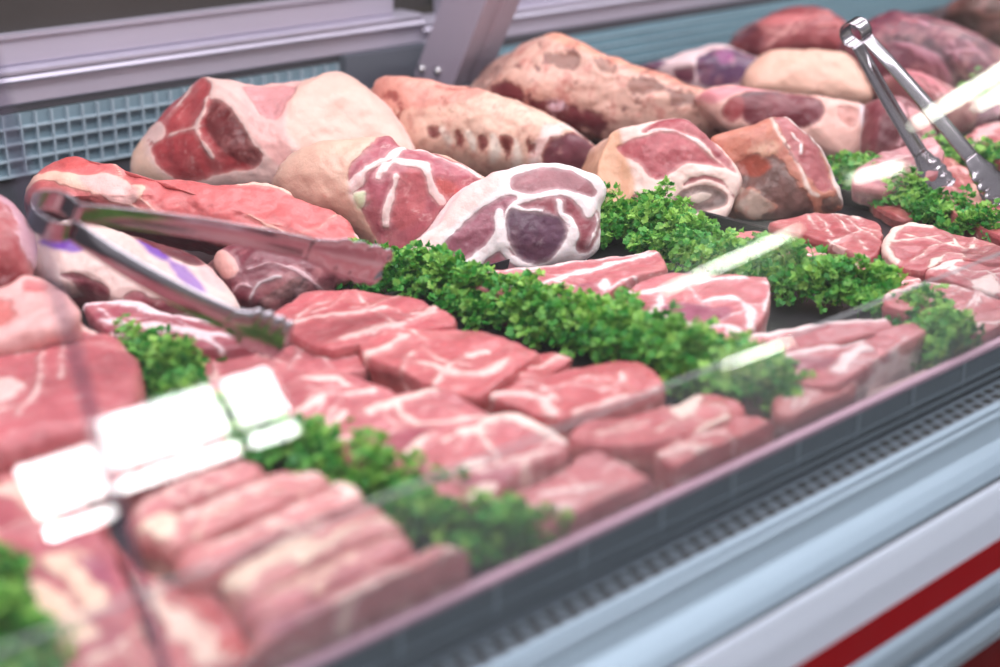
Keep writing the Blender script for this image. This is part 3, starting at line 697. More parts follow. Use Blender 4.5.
# ---- tray with chops
GCH = 'chops in the bare-floored tray'
meat('lamb_chop', 'flat chop streaked with fat, in front of the purple-eyed joint', 'meat', [(470,271),(500,268),(540,265),(600,258),(640,252),(656,249),(664,258),(666,268),(640,275),(616,287),(603,299),(575,303),(540,298),(500,292),(472,284)], z=.030, depth=.028, mcol=(204,98,106), fcol=(240,208,208), marb=.9, regions=[('l',[(490,272),(540,266),(600,260),(650,252)],2.5),('l',[(530,290),(548,282),(580,272),(620,262),(655,254)],5),('m',[(566,290),(584,282),(602,281),(606,288),(590,296),(572,297)],(172,70,92)),('l',[(604,280),(604,292)],4),('l',[(500,286),(535,290),(560,300)],3)], side_m=(140,60,64), group=GCH)
meat('lamb_chop', 'thick pink chop with a small purple eye, in the middle of its tray', 'meat', [(601,313),(608,302),(620,294),(638,281),(671,273),(740,272),(764,274),(771,284),(770,304),(757,325),(738,338),(700,337),(660,340),(640,336),(622,324)], z=.036, depth=.034, mcol=(208,102,112), fcol=(242,212,214), marb=.6,
     regions=[('l',[(604,310),(614,302),(634,294),(650,290),(690,283),(742,279)],4),('l',[(636,333),(650,322),(660,306),(662,296)],8),('l',[(606,308),(622,300),(630,293)],8),
              ('m',[(659,308),(674,300),(700,304),(730,305),(731,318),(712,323),(685,320),(666,315)],(166,72,104)),
              ('l',[(656,314),(672,322),(700,325),(726,328),(734,334)],6),('l',[(706,300),(734,299),(750,310),(750,328)],5),('l',[(764,278),(769,292),(763,312)],2.5)], side_m=(186,84,96), side=-.0004, group=GCH)
chop_ = meat('lamb_chop', 'big chop with white top edge and rib bone showing, against the plexiglass strip', 'meat', [(700,358),(718,345),(754,335),(820,323),(884,319),(897,329),(919,321),(927,331),(890,350),(858,373),(835,384),(800,382),(760,378),(720,372)], z=.036, depth=.034, ymin=.491, mcol=(206,104,112), fcol=(242,214,214), marb=.5,
     regions=[('l',[(712,350),(754,337),(820,325),(884,321)],5),('l',[(756,362),(790,356),(825,350),(862,342)],5),('m',[(790,362),(815,357),(838,360),(830,368),(805,370)],(168,72,90)),('l',[(838,372),(850,358),(865,350)],8),('l',[(740,350),(780,352),(800,352)],2)], side_m=(150,66,78), side=.0006, mot=.003, group=GCH)
meat('lamb_chop', 'small grey-sided chop end at the plexiglass strip, left of the big white-edged chop', 'meat', [(772,400),(800,385),(828,379),(856,377),(854,386),(836,400),(806,412),(780,412)], z=.032, depth=.030, ymin=.491, mcol=(204,112,114), fcol=(236,206,204), regions=[('l',[(800,388),(830,383),(852,381)],4)], side_m=(128,84,84), side_f=(168,140,140), side=.0002, mot=.004, group=GCH, K=110, R=28)
b_ = MB(); p_, q_ = onz(862, 400, .010), onz(926, 376, .012); b_.tube([p_, p_*.7+q_*.3, p_*.3+q_*.7, q_], [.0042, .0036, .0036, .0046], 12)
b_.build('rib_bone', simple('ivory_bone', (226, 196, 192), .5, 0, 120, .15), chop_, True)['label'] = 'pale rib bone'
GPK = 'pink steaks behind the middle parsley'
meat('veal_steak', 'pink steak behind the middle parsley, nearest the thick rib block', 'meat', [(694,246),(715,234),(745,229),(780,233),(800,240),(826,250),(822,257),(800,262),(770,269),(740,266),(712,260)], z=.022, depth=.021, mcol=(206,98,104), fcol=(238,202,198), regions=[('l',[(760,266),(795,256),(826,253)],3),('l',[(775,236),(788,244),(800,250)],2.5),('l',[(735,262),(775,262),(812,258)],2)], group=GPK)
meat('veal_steak', 'thin pink steak behind the middle parsley, along the tray divider', 'meat', [(826,260),(842,258),(860,260),(892,268),(922,279),(908,286),(880,283),(848,272)], z=.020, depth=.019, mcol=(206,100,106), fcol=(238,204,200), regions=[('l',[(836,262),(858,264),(872,272)],2.5),('l',[(880,284),(905,281),(918,279)],3)], group=GPK, K=110, R=28)
meat('veal_steak', 'wide pink steak behind the middle parsley, cut by the right edge of the photo', 'meat', [(882,302),(890,287),(914,280),(955,284),(1000,297),(1050,312),(1058,324),(1010,334),(978,341),(968,328),(930,313),(902,309)], z=.030, depth=.029, ymin=.491, mcol=(206,98,104), fcol=(240,206,204), marb=.4, regions=[('l',[(886,300),(900,290),(925,284),(955,286)],4),('l',[(905,292),(918,296),(926,290)],2.5),('l',[(970,330),(985,322),(1010,320)],3),('l',[(960,288),(990,298)],2)], side_m=(130,50,60), group=GPK)
# ---- tray of overlapping steaks: back row, then front row
G2 = 'neck steaks in the blurred foreground tray'
meat('pork_steak', 'topmost red steak below the tongs tip, streaked with one fat line', 'meat', [(268,316),(285,302),(300,292),(324,289),(378,290),(424,299),(456,315),(450,324),(408,330),(352,344),(330,348),(300,338)], z=.034, depth=.026, mcol=(208,92,100), fcol=(238,192,188), marb=.7, regions=[('l',[(284,326),(312,318),(350,316),(384,306)],6),('l',[(330,342),(370,330),(420,316),(434,306)],4),('l',[(410,314),(434,312)],5)], side_m=(132,64,70), group=G2)
meat('pork_steak', 'red steak in the back row of its tray, second from the tongs tip', 'meat', [(358,340),(390,332),(420,328),(468,327),(508,338),(540,350),(520,366),(500,381),(475,394),(424,382),(398,368),(368,356)], z=.034, depth=.026, mcol=(210,96,102), fcol=(238,196,190), marb=.7, regions=[('l',[(366,354),(388,346),(404,338)],7),('l',[(420,364),(450,372),(482,374),(510,360)],5),('l',[(470,354),(486,350)],5)], side_m=(178,60,64), group=G2)
meat('pork_steak', 'narrow red steak wedged between two back-row steaks under the main parsley', 'meat', [(486,374),(505,362),(530,352),(562,352),(574,358),(552,372),(520,386),(496,392)], z=.028, depth=.024, mcol=(206,92,98), fcol=(234,186,180), regions=[('l',[(556,356),(570,358)],5)], side_m=(170,60,64), group=G2, K=110, R=28)
meat('pork_steak', 'thick red steak with a pale fat front edge, third from the tongs tip', 'meat', [(490,394),(510,383),(555,371),(600,362),(640,360),(664,381),(660,389),(620,403),(576,414),(556,418),(524,408)], z=.036, depth=.030, mcol=(208,94,100), fcol=(240,200,196), marb=.6, regions=[('l',[(492,394),(520,392),(540,398),(552,412)],9),('l',[(600,392),(618,384),(622,374)],3),('l',[(572,412),(610,402),(655,388)],3)], side_m=(184,64,66), group=G2)
meat('pork_steak', 'red steak with a cream fat corner, under the front end of the main parsley', 'meat', [(568,432),(592,418),(650,409),(690,397),(714,391),(740,399),(744,411),(696,430),(652,442),(610,444),(586,441)], z=.034, depth=.030, mcol=(210,96,102), fcol=(242,212,200), regions=[('f',[(668,412),(684,400),(702,396),(698,408),(684,420)]),('l',[(700,428),(725,416)],4)], side_m=(186,66,68), group=G2)
meat('pork_steak', 'chunky red steak touching the plexiglass strip, front end of the back row', 'meat', [(654,448),(690,434),(740,414),(780,422),(784,434),(745,446),(704,462),(672,462)], z=.034, depth=.030, ymin=.491, mcol=(208,94,100), fcol=(240,200,194), regions=[('l',[(660,452),(690,446),(705,455)],6),('l',[(700,436),(720,430)],4)], side_m=(190,84,88), group=G2)
meat('pork_steak', 'flat pink steak just below the left tongs tip', 'meat', [(268,354),(290,344),(320,342),(350,346),(366,360),(366,369),(330,374),(300,380),(272,374)], z=.026, depth=.02, mcol=(210,104,112), fcol=(238,198,196), marb=.8, group=G2, K=110, R=28)
meat('pork_steak', 'pink steak marbled with cream fat, left end of the front row', 'meat', [(276,394),(292,374),(312,366),(346,370),(386,384),(398,393),(360,406),(338,432),(318,436),(296,422)], z=.032, depth=.026, mcol=(208,104,112), fcol=(242,206,200), marb=.9, regions=[('l',[(304,378),(330,378),(350,384)],6),('l',[(300,410),(330,396),(372,390)],6),('l',[(330,432),(346,412)],7)], group=G2)
meat('pork_steak', 'pink steak with forked cream fat, middle of the front row', 'meat', [(335,432),(352,406),(396,392),(440,387),(480,403),(498,415),(490,432),(448,444),(410,458),(378,470),(348,456)], z=.036, depth=.030, mcol=(210,106,114), fcol=(244,208,200), marb=.8, regions=[('l',[(370,414),(398,400),(430,392)],9),('l',[(398,404),(410,420),(440,424),(480,414)],5),('m',[(372,440),(400,428),(430,430),(410,446),(384,456)],(182,80,98)),('l',[(412,452),(424,438)],8),('l',[(340,438),(360,442),(378,462)],4)], group=G2)
meat('pork_steak', 'pink steak with a wide cream fat rim, second from the front of the front row', 'meat', [(398,462),(440,434),(482,414),(520,411),(550,424),(567,440),(560,452),(522,468),(494,492),(470,502),(430,488)], z=.036, depth=.032, mcol=(212,108,116), fcol=(244,210,202), marb=.6, regions=[('l',[(446,440),(470,428),(500,418),(534,424),(558,440)],9),('l',[(470,426),(490,446),(500,466)],5),('l',[(450,474),(480,462),(520,458),(555,450)],5),('m',[(462,476),(490,468),(520,464),(500,484),(475,492)],(182,80,100)),('l',[(470,498),(490,484)],8)], group=G2)
meat('pork_steak', 'pink steak against the plexiglass strip, front end of the front row', 'meat', [(500,500),(540,480),(578,458),(602,451),(640,468),(655,480),(642,496),(600,510),(572,526),(536,524)], z=.032, depth=.03, ymin=.491, mcol=(212,112,118), fcol=(240,204,200), marb=.7, regions=[('l',[(540,496),(570,490),(600,486)],6),('l',[(556,512),(580,500)],6)], group=G2)
# ---- under the left tongs
meat('beef_brisket_slab', 'long bright red beef slab with ragged fat, behind the left tongs', 'meat', [(22,180),(40,162),(64,152),(92,164),(132,171),(200,183),(264,181),(290,189),(344,212),(357,228),(384,254),(383,264),(340,256),(290,244),(220,232),(140,214),(70,202),(28,196)], z=.036, N=(228,55), base=(300,246), E=(.01,.03,-.03), mcol=(224,100,102), fcol=(240,186,172), bulge=.010, r=.014, marb=.25, mot=.0012, rough=.0026, lump=.002, K=200, R=46,
     regions=[('l',[(28,176),(60,180),(100,192),(140,202)],8,(244,190,172)),('f',[(80,182),(120,182),(142,204),(110,204)],(236,184,180)),('m',[(52,160),(64,153),(92,166),(70,172)],(224,84,84)),('l',[(240,185),(262,186),(290,192)],4),('l',[(356,230),(372,250),(380,268)],3,(226,180,180))], side_m=(138,56,72), side=-.003, side_f=(220,170,172))
meat('beef_chunk', 'dark maroon chunk under the upper arm of the left tongs', 'meat', [(214,250),(240,238),(290,246),(340,262),(352,274),(328,288),(306,298),(286,308),(262,312),(236,302),(218,280)], z=.008, base=(262,312), N=(232,48), E=(.02,.05,-.03), bulge=.012, r=.010, mcol=(138,56,72), fcol=(206,166,172), marb=.9, mot=.001, regions=[('d',[(262,306),(284,296),(300,288)],7,(64,32,40)),('l',[(250,300),(262,288),(282,284)],3,(196,176,180)),('f',[(206,250),(226,252),(240,275),(225,280)],(226,168,160))], K=130, R=34)
meat('pork_slab', 'white-fat slab with purple ink stamps, under the left tongs', 'meat', [(26,236),(44,222),(69,218),(110,226),(150,236),(190,250),(216,268),(238,300),(222,312),(166,312),(114,302),(84,288),(40,280)], z=.030, N=(228,55), base=(120,300), depth=.03, base_kind='f', fcol=(226,194,188), mcol=(150,58,70), bulge=.008, r=.010, K=150, R=40,
     regions=[('m',[(128,232),(160,238),(196,252),(206,266),(190,270),(160,256),(140,246)],(112,38,50)),
              ('c',[(40,244),(60,240),(84,242),(92,252),(76,258),(52,252)],(112,62,160)),('c',[(138,244),(158,250),(172,262),(168,268),(150,260)],(118,70,164)),('c',[(170,266),(196,278),(205,296),(186,290)],(150,108,176)),('c',[(196,262),(216,268),(226,290),(206,284)],(228,176,176)),
              ('m',[(60,276),(84,278),(112,292),(104,298),(84,290)],(150,62,78)),('m',[(122,300),(136,294),(166,304),(186,312),(150,312)],(164,66,84))], side_m=(164,66,84), side=-.002)
meat('beef_strip', 'red and white striped bacon-like slice behind the near parsley clump', 'meat', [(84,304),(118,297),(160,310),(205,318),(250,326),(258,344),(210,348),(160,344),(112,334)], z=.034, depth=.03, mcol=(170,70,86), fcol=(236,206,212), regions=[('l',[(84,306),(120,304),(160,314),(205,322),(248,330)],6),('l',[(100,320),(140,326),(190,332),(246,338)],7),('l',[(110,334),(160,342)],4)], K=130, R=34)
meat('pork_steak', 'pink trimmings between the near parsley clump and the left tongs tip', 'meat', [(158,352),(196,340),(236,336),(282,346),(300,362),(292,386),(262,402),(228,408),(196,392),(176,372)], z=.026, depth=.025, mcol=(206,98,108), fcol=(238,190,186), marb=.9, regions=[('l',[(200,350),(240,350),(280,362)],4),('l',[(210,380),(250,376)],5)], K=130, R=34)
# ---- far left, strongly blurred
GL = 'blurred cuts at the left edge'
meat('beef_joint', 'dark red joint at the left edge, left of the hinge of the left tongs', 'meat', [(-60,200),(-20,184),(6,192),(22,214),(28,244),(24,270),(0,290),(-40,296),(-80,260)], z=.055, N=(228,50), base=(0,292), E=(0,.05,-.06), mcol=(176,62,70), fcol=(226,186,190), bulge=.02, r=.02, group=GL, K=110, R=28, regions=[('l',[(-30,188),(4,196),(20,216),(30,250)],9,(196,150,164))])
meat('pork_steak', 'pale fatty cut at the left edge with small red patches, above the thick pink steak', 'meat', [(-60,300),(0,284),(26,272),(58,284),(78,308),(62,330),(20,342),(-40,350)], z=.055, N=(228,64), base=(20,340), depth=.045, base_kind='f', mcol=(224,110,108), fcol=(230,172,170), mot=.012, bulge=.003, r=.008, regions=[('m',[(-10,304),(10,302),(14,318),(0,330),(-14,326)],(222,104,100)),('m',[(28,278),(48,284),(40,292),(22,290)],(210,100,104))], group=GL, K=110, R=28)
meat('pork_steak', 'thick pink steak at the left edge, left of the near parsley clump', 'meat', [(-60,352),(0,344),(46,332),(78,312),(98,326),(126,336),(142,364),(138,398),(108,416),(74,428),(0,444),(-60,460)], z=.042, depth=.036, mcol=(206,96,106), fcol=(236,196,192), bulge=.006, r=.012, marb=.5, regions=[('f',[(-20,392),(10,384),(24,394),(6,410),(-20,412)]),('l',[(70,322),(96,336)],5)], side_m=(168,50,58), side=-.003, group=GL)
meat('pork_steak', 'flat pale pink cut under the bright window reflection', 'meat', [(-30,458),(20,448),(80,430),(150,412),(220,410),(262,430),(240,452),(180,468),(110,486),(60,492),(0,482)], z=.024, depth=.023, mcol=(206,112,116), fcol=(238,200,194), regions=[('l',[(0,452),(60,444),(140,424)],8),('l',[(20,470),(90,466),(180,448)],6)], group=GL)
meat('pork_steak', 'fleshy pink cut at the left edge with a peach fat strip, below the window reflection', 'meat', [(-60,490),(0,480),(44,488),(82,502),(108,516),(92,532),(50,540),(0,552),(-60,565)], z=.034, depth=.03, mcol=(202,96,106), fcol=(238,192,180), regions=[('l',[(10,488),(34,498),(50,520)],18),('m',[(-30,500),(8,496),(16,516),(-10,530)],(190,82,96))], group=GL)
meat('pork_steak', 'mauve-pink cut with cream fat, beside the bottom left parsley', 'meat', [(14,556),(50,538),(92,530),(118,556),(132,600),(120,640),(84,660),(48,640),(34,600)], z=.036, depth=.032, mcol=(194,92,108), fcol=(240,202,182), regions=[('l',[(60,560),(76,580),(98,606)],16),('l',[(32,590),(56,612),(76,634)],18),('m',[(78,556),(104,560),(116,590),(96,584)],(176,84,110))], group=GL)
meat('pork_steak', 'large pink cut at the bottom of the photo under the glass joint', 'meat', [(60,668),(90,650),(120,610),(132,588),(150,640),(170,690),(120,720),(70,710)], z=.034, depth=.03, mcol=(202,92,104), fcol=(240,204,190), group=GL, K=110, R=28, regions=[('l',[(90,660),(120,640)],10)])
meat('pork_steak', 'pink cut with a curved cream fat strip, in front of the pork strips', 'meat', [(100,530),(116,540),(150,572),(194,584),(232,604),(246,636),(232,664),(190,690),(158,670),(146,630),(130,580)], z=.030, depth=.028, mcol=(208,98,106), fcol=(242,206,192), regions=[('l',[(150,590),(164,612),(190,636),(214,656)],16),('m',[(184,592),(214,600),(228,622),(200,616)],(212,88,92)),('m',[(214,640),(240,630),(246,642),(224,658)],(206,66,70))], group=GL)
# ---- pork strips in a row
GS = 'pork strips laid side by side'
def strip(label, poly, z, fcol, mcol, regs):
    mcol = tuple(x*.6+y*.4 for x, y in zip(mcol, (228, 156, 156)))
    meat('pork_strip', label, 'meat', poly, z=z, depth=z-.004, ymin=.4905, mcol=mcol, fcol=fcol, marb=.9, mot=.022, bulge=.003, r=.006, regions=regs, group=GS, K=130, R=32)
strip('rearmost pork strip, just below the window reflection', [(124,508),(150,492),(190,474),(246,456),(264,460),(262,472),(228,490),(180,508),(150,522),(132,522)], .040, (240,196,190), (206,100,108), [('l',[(140,510),(190,484),(250,464)],5)])
strip('second pork strip from the window reflection, with a cream knob at its left end', [(138,526),(176,512),(226,492),(270,470),(306,466),(330,474),(318,488),(262,512),(210,534),(176,546),(150,540)], .042, (242,206,192), (208,108,112), [('f',[(140,524),(156,514),(172,520),(170,536),(152,538)],(246,216,196)),('l',[(190,520),(250,492),(316,474)],8,(240,196,190))])
strip('third pork strip, pink with a pale right end', [(176,552),(212,538),(262,516),(320,490),(346,480),(362,490),(360,502),(300,526),(250,550),(216,570),(188,570)], .042, (242,204,196), (208,102,108), [('l',[(210,548),(270,526),(350,490)],4),('f',[(330,486),(346,480),(362,492),(344,500)])])
strip('fourth pork strip, the one with the broad cream fat end', [(222,578),(238,562),(290,538),(350,508),(376,500),(398,516),(400,526),(350,546),(300,572),(256,594),(232,592)], .042, (246,216,196), (212,118,118), [('l',[(234,578),(262,566),(300,548)],17),('l',[(300,560),(350,534),(390,516)],5)])
strip('fifth pork strip, pink and mauve with an orange-cream edge', [(236,602),(258,594),(310,572),(360,546),(404,528),(416,538),(400,552),(350,578),(296,606),(262,616),(244,614)], .040, (242,196,178), (202,96,108), [('l',[(270,598),(320,576),(400,536)],6)])
strip('front pork strip along the plexiglass strip, with a fatty right end', [(250,624),(300,606),(350,582),(400,556),(444,540),(470,550),(478,566),(440,586),(390,602),(330,622),(280,640),(256,640)], .038, (240,200,194), (200,94,104), [('l',[(300,618),(360,596),(420,566)],6),('f',[(440,548),(464,548),(474,562),(450,572)]),('m',[(262,626),(290,616),(330,606),(310,622),(270,634)],(172,92,116))])
strip('broken end of pork at the front lip, left of the front pork strip', [(214,664),(236,644),(270,640),(318,632),(330,640),(300,655),(258,672),(228,680)], .030, (238,196,190), (196,80,92), [('m',[(226,650),(246,644),(258,654),(236,664)],(208,64,68)),('l',[(262,656),(300,644)],5)])

# ================================================================== parsley (uncountable leaves: one object per row)
def parsley_material():
    m, nt, out = newmat('parsley_leaf')
    t = attr_(nt, 'tint', 'Fac'); tc = N_(nt, 'ShaderNodeTexCoord').outputs['Object']
    n = noise_(nt, tc, 90, 3)
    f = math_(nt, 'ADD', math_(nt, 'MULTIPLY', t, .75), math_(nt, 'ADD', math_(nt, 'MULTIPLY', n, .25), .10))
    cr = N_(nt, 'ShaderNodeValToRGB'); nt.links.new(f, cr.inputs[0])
    e = cr.color_ramp.elements; e[0].position = .12; e[0].color = L4((28, 104, 40)); e[1].position = .92; e[1].color = L4((172, 220, 104))  # light end of the ramp paints in the bright leaf highlights
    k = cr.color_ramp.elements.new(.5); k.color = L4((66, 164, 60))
    p = N_(nt, 'ShaderNodeBsdfPrincipled'); p.inputs['Roughness'].default_value = .42
    nt.links.new(cr.outputs[0], p.inputs['Base Color'])
    tl = N_(nt, 'ShaderNodeBsdfTranslucent'); nt.links.new(cr.outputs[0], tl.inputs[0])
    mx = N_(nt, 'ShaderNodeMixShader'); mx.inputs[0].default_value = .28
    nt.links.new(p.outputs[0], mx.inputs[1]); nt.links.new(tl.outputs[0], mx.inputs[2]); nt.links.new(mx.outputs[0], out.inputs[0]); return m
M_PARS = parsley_material()
def leaflet():
    """one toothed, cupped three-lobed parsley leaflet along +x, about 1 long"""
    vs = [(0, 0, 0), (.42, 0, .04)]; fs = []
    prof = [(0, .06), (.12, .16), (.16, .42), (.30, .52), (.34, .40), (.46, .58), (.58, .46), (.54, .32), (.66, .30), (.78, .34), (.84, .20), (.98, .10), (1.0, 0)]
    prof = prof+[(x, -y) for x, y in prof[-2::-1]]
    for x, y in prof:
        rr = math.hypot(x-.42, y); vs.append((x, y, .22*rr*rr+.10*math.sin(9*math.atan2(y, x-.42))*rr*1.6))
    n = len(prof)
    for i in range(n-1): fs.append((1, 2+i, 3+i))
    fs += [(0, 2, 1), (0, 1, 2+n-1)]
    return np.array(vs), fs
LV, LF = leaflet()
def rot(ax, an):
    ax = ax/np.linalg.norm(ax); c_, s_ = math.cos(an), math.sin(an); x, y, z = ax
    return np.array([[c_+x*x*(1-c_), x*y*(1-c_)-z*s_, x*z*(1-c_)+y*s_], [y*x*(1-c_)+z*s_, c_+y*y*(1-c_), y*z*(1-c_)-x*s_], [z*x*(1-c_)-y*s_, z*y*(1-c_)+x*s_, c_+z*z*(1-c_)]])
def sprig(rg):
    """stem with branching leaflets; unit: metres"""
    V, F, T = [], [], []
    def addv(v, f, t):
        n = len(V); V.extend(v.tolist()); F.extend([tuple(i+n for i in q) for q in f]); T.extend([t]*len(v))
    h = rg.uniform(.012, .024); lean = rg.uniform(-.5, .5, 2)
    tip = np.array([lean[0]*h, lean[1]*h, h])
    def stem(a, b, r):
        d = b-a; s = np.cross(d, [.3, .5, .8]); s = s/np.linalg.norm(s)*r; t = np.cross(d, s); t = t/np.linalg.norm(t)*r
        addv(np.array([a+s, a-s*.5+t*.87, a-s*.5-t*.87, b+s, b-s*.5+t*.87, b-s*.5-t*.87]), [(0, 1, 4, 3), (1, 2, 5, 4), (2, 0, 3, 5)], .55)
    stem(np.zeros(3), tip, .0005)
    for k in range(rg.integers(8, 12)):
        an = rg.uniform(0, 2*math.pi); f = rg.uniform(.45, 1.0); el = rg.uniform(-.1, .9)
        a = tip*f; L = rg.uniform(.003, .007); d = np.array([math.cos(an)*math.cos(el), math.sin(an)*math.cos(el), math.sin(el)])
        b = a+d*L; stem(a, b, .0003); tn = rg.uniform(0, 1)
        for j in (-1, 0, 1):
            sc = rg.uniform(.0042, .0066)*(1.0 if j == 0 else .8)
            M = rot(np.array([0, 0, 1.0]), an+j*rg.uniform(.7, 1.1)) @ rot(np.array([0, 1.0, 0]), -el+rg.uniform(-.5, .6)) @ rot(np.array([1.0, 0, 0]), rg.uniform(-.7, .7))
            addv((LV*sc) @ M.T+b, LF, np.clip(tn+rg.uniform(-.2, .2), 0, 1))
    return np.array(V), F, np.array(T)
SPR = [sprig(rng) for _ in range(14)]
def parsley(label, line, width, n, z0=.003, hmax=.026, scale=1.0):
    """line: points (x, y) on the tray; sprigs heaped around it"""
    P = smooth_open(np.array(line), 60); seg = np.linalg.norm(np.diff(P, axis=0), axis=1); cum = np.concatenate([[0], np.cumsum(seg)])
    VV, FF, TT = [], [], []; off = 0
    for i in range(n):
        t = rng.uniform(0, cum[-1]); x, y = np.interp(t, cum, P[:, 0]), np.interp(t, cum, P[:, 1])
        w = width*(.75+.35*math.sin(t*70+1.3)); a = rng.uniform(0, 2*math.pi); rr = w*math.sqrt(rng.uniform(0, 1))
        x += rr*math.cos(a); y += rr*math.sin(a)*.9
        z = z0+hmax*max(0, 1-(rr/w)**2)*rng.uniform(0, 1)
        v, f, tt = SPR[rng.integers(len(SPR))]
        out = rot(np.array([-math.sin(a), math.cos(a), 0]), (rr/w)*rng.uniform(.3, 1.1))
        v = (v*scale*rng.uniform(.85, 1.25)) @ (out @ rot(np.array([0, 0, 1.0]), rng.uniform(0, 6.28))).T
        v = v+np.array([x, y, z]); v[:, 2] = np.maximum(v[:, 2], .0022); v[:, 1] = np.maximum(v[:, 1], .4895)
        VV.append(v); FF += [tuple(q+off for q in g) for g in f]; off += len(v)
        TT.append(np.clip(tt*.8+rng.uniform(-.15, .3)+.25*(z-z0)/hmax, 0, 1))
    V = np.concatenate(VV); T = np.concatenate(TT); org = np.array([V[:, 0].mean(), V[:, 1].mean(), V[:, 2].min()])
    me = mesh_np('parsley', V-org, FF, True)
    a = me.attributes.new('tint', 'FLOAT', 'POINT'); a.data.foreach_set('value', T.astype(np.float32))
    o = link('parsley_garnish', me, M_PARS, None, org)
    tag(o, label, 'parsley', None, 'stuff'); return o
def pxl(pts, z=.012): return [onz(u, v, z)[:2] for u, v in pts]
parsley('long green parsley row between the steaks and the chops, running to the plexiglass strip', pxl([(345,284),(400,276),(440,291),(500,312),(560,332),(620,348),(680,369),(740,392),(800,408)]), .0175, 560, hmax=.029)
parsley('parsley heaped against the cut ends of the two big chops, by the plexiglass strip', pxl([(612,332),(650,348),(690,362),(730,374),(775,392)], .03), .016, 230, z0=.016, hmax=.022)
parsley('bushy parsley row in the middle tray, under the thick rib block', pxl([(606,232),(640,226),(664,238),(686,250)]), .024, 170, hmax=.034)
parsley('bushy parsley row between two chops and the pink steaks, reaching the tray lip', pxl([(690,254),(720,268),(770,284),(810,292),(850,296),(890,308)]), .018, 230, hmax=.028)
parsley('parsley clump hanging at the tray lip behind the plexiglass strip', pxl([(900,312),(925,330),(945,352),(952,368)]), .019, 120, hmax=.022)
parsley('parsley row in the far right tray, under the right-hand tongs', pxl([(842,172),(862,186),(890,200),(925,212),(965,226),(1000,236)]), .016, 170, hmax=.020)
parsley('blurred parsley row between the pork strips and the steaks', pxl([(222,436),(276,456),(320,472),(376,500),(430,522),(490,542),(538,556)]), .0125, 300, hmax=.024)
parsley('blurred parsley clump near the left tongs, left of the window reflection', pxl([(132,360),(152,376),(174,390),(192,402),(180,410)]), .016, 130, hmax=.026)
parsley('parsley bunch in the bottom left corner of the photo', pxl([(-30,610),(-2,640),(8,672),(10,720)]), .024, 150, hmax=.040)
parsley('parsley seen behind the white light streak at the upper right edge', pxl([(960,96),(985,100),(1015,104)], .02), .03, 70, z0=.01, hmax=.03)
parsley('parsley sprig between the tongs arms at the upper right', pxl([(938,150),(950,158),(975,164),(1010,158)], .02), .018, 60, z0=.004, hmax=.026)

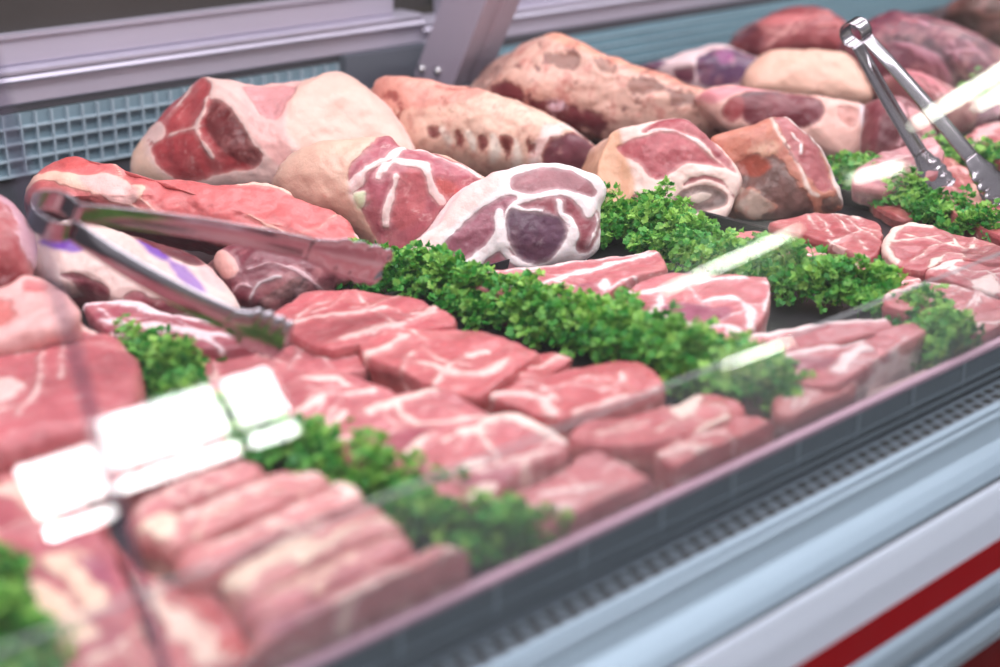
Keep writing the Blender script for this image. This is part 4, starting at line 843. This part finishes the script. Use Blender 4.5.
# ================================================================== tongs
def tongs(label, H, T1, T2, up, wid, ring, cat='tongs', bow=.006):
    """H hinge, T1/T2 tips; arms are bent strips, their broad side along `up`"""
    H, T1, T2, up = (np.array(a, float) for a in (H, T1, T2, up)); up /= np.linalg.norm(up)
    mid = (T1+T2)/2; ax = mid-H; ax /= np.linalg.norm(ax); sd = T1-T2; sd -= ax*(sd@ax); sd /= np.linalg.norm(sd)
    root = empty('tongs', tuple((H+mid)/2), label, cat)
    upv = np.cross(ax, sd); upv = upv if upv @ up > 0 else -upv
    def sheet(path, widths, nrmdir, channel, scallop=0):
        path = [np.array(p) for p in path]; n = len(path); vs = []; k = 9
        for i, p in enumerate(path):
            t = path[min(i+1, n-1)]-path[max(i-1, 0)]; t /= np.linalg.norm(t)
            nn = nrmdir[i]-t*(nrmdir[i] @ t); nn /= np.linalg.norm(nn); b = np.cross(t, nn); b = b if b @ upv > 0 else -b
            w = widths[i]
            for j in range(k):
                s = j/(k-1)*2-1; c_ = channel[i]
                vs.append(p+b*s*w/2+nn*c_*(1-s*s)-nn*c_*.0)
        fs = [(i*k+j, (i+1)*k+j, (i+1)*k+j+1, i*k+j+1) for i in range(n-1) for j in range(k-1)]
        return vs, fs
    def finish(mb, name, par):
        o = mb.build(name, M_STEEL, par, True); sm = o.modifiers.new('thick', 'SOLIDIFY'); sm.thickness = .0011; sm.offset = 0; return o
    # spring loop
    C0 = H+ax*ring; pth, nd = [], []
    a0 = math.radians(35)
    for i in range(27):
        a = a0+(2*math.pi-2*a0)*i/26; d = ax*math.cos(a)+sd*math.sin(a); pth.append(C0+d*ring); nd.append(d)
    m = MB(); m.add(*sheet(pth, [wid*.85]*27, nd, [0]*27)); finish(m, 'spring_loop', root)
    for sg, T in ((1, T1), (-1, T2)):
        S = C0+(ax*math.cos(a0)+sd*sg*math.sin(a0))*ring
        L = np.linalg.norm(T-S); d = (T-S)/L; pts, wd, ch, nd = [], [], [], []
        for i in range(40):
            f = i/39*.74; out = sd*sg
            pts.append(S+d*L*f+out*bow*math.sin(math.pi*min(1, f/.9))); nd.append(out)
            wd.append(wid*(.85+.25*f)); ch.append(.0035*min(1, f*6))
        m = MB(); m.add(*sheet(pts, wd, nd, ch)); arm = finish(m, 'arm', root)
        pts2, wd2, ch2, nd2 = [], [], [], []
        for i in range(46):
            f = .735+.265*i/45; g = i/45
            pts2.append(S+d*L*f+sd*sg*bow*math.sin(math.pi*min(1, f/.9))-sd*sg*.004*g*g); nd2.append(sd*sg)
            w = wid*(1.035+.65*math.sin(min(1, g*1.6)*math.pi/2))
            if g > .25: w += wid*.26*abs(math.sin((g-.25)*5.0*math.pi))
            if g > .9: w *= math.sqrt(max(.05, 1-((g-.9)/.1)**2*.8))
            wd2.append(w); ch2.append(.0035+.0025*g)
        m = MB(); m.add(*sheet(pts2, wd2, nd2, ch2)); tipo = finish(m, 'gripping_tip', arm); tipo['label'] = 'scalloped steel tip'
    return root
tongs('steel tongs lying open on the white-fat slab and red beef slab at left', CAM+ray(30,208)*.97, onz(386,266,.070), onz(286,346,.058), (0,0,1), .019, .0150)
tongs('steel tongs leaning hinge-up over the right parsley, tips down', CAM+ray(848,22)*1.47, onz(944,192,.022), onz(1008,202,.026), (-.45,-.5,.75), .020, .0120, bow=.002)

# ================================================================== light and camera
def area(name, loc, rot_, sx, sy, power, col):
    l = bpy.data.lights.new(name, 'AREA'); l.shape = 'RECTANGLE'; l.size = sx; l.size_y = sy; l.energy = power; l.color = col
    o = bpy.data.objects.new(name, l); COL.objects.link(o); o.location = loc; o.rotation_euler = rot_; return o
area('counter_lamp', (1.2, 1.0, .80), (math.radians(-6), 0, 0), 2.6, .30, 15.5, (1, .945, .97))
area('added_overhead_light', (1.3, .05, 1.75), (math.radians(-12), 0, 0), 3.6, .7, 52, (.97, .98, 1))  # unseen light added to brighten the room, kept out of the glass reflections
W = bpy.data.worlds.new('shop_ambience'); SC.world = W; W.use_nodes = True
bg = W.node_tree.nodes['Background']; bg.inputs[0].default_value = (.93, .95, 1, 1); bg.inputs[1].default_value = .55
cd = bpy.data.cameras.new('camera'); cam = bpy.data.objects.new('camera', cd); COL.objects.link(cam)
cd.sensor_width = 36; cd.lens = FPX*36/1000; cd.clip_start = .01
cam.location = CAM; cam.rotation_euler = (math.pi/2-PITCH, 0, YAW-math.pi/2)
cd.dof.use_dof = True; cd.dof.focus_distance = 1.27; cd.dof.aperture_fstop = 54/1000/.0165
SC.camera = cam
SC.view_settings.view_transform = 'Standard'; SC.view_settings.look = 'None'; SC.view_settings.exposure = 0; SC.view_settings.gamma = 1
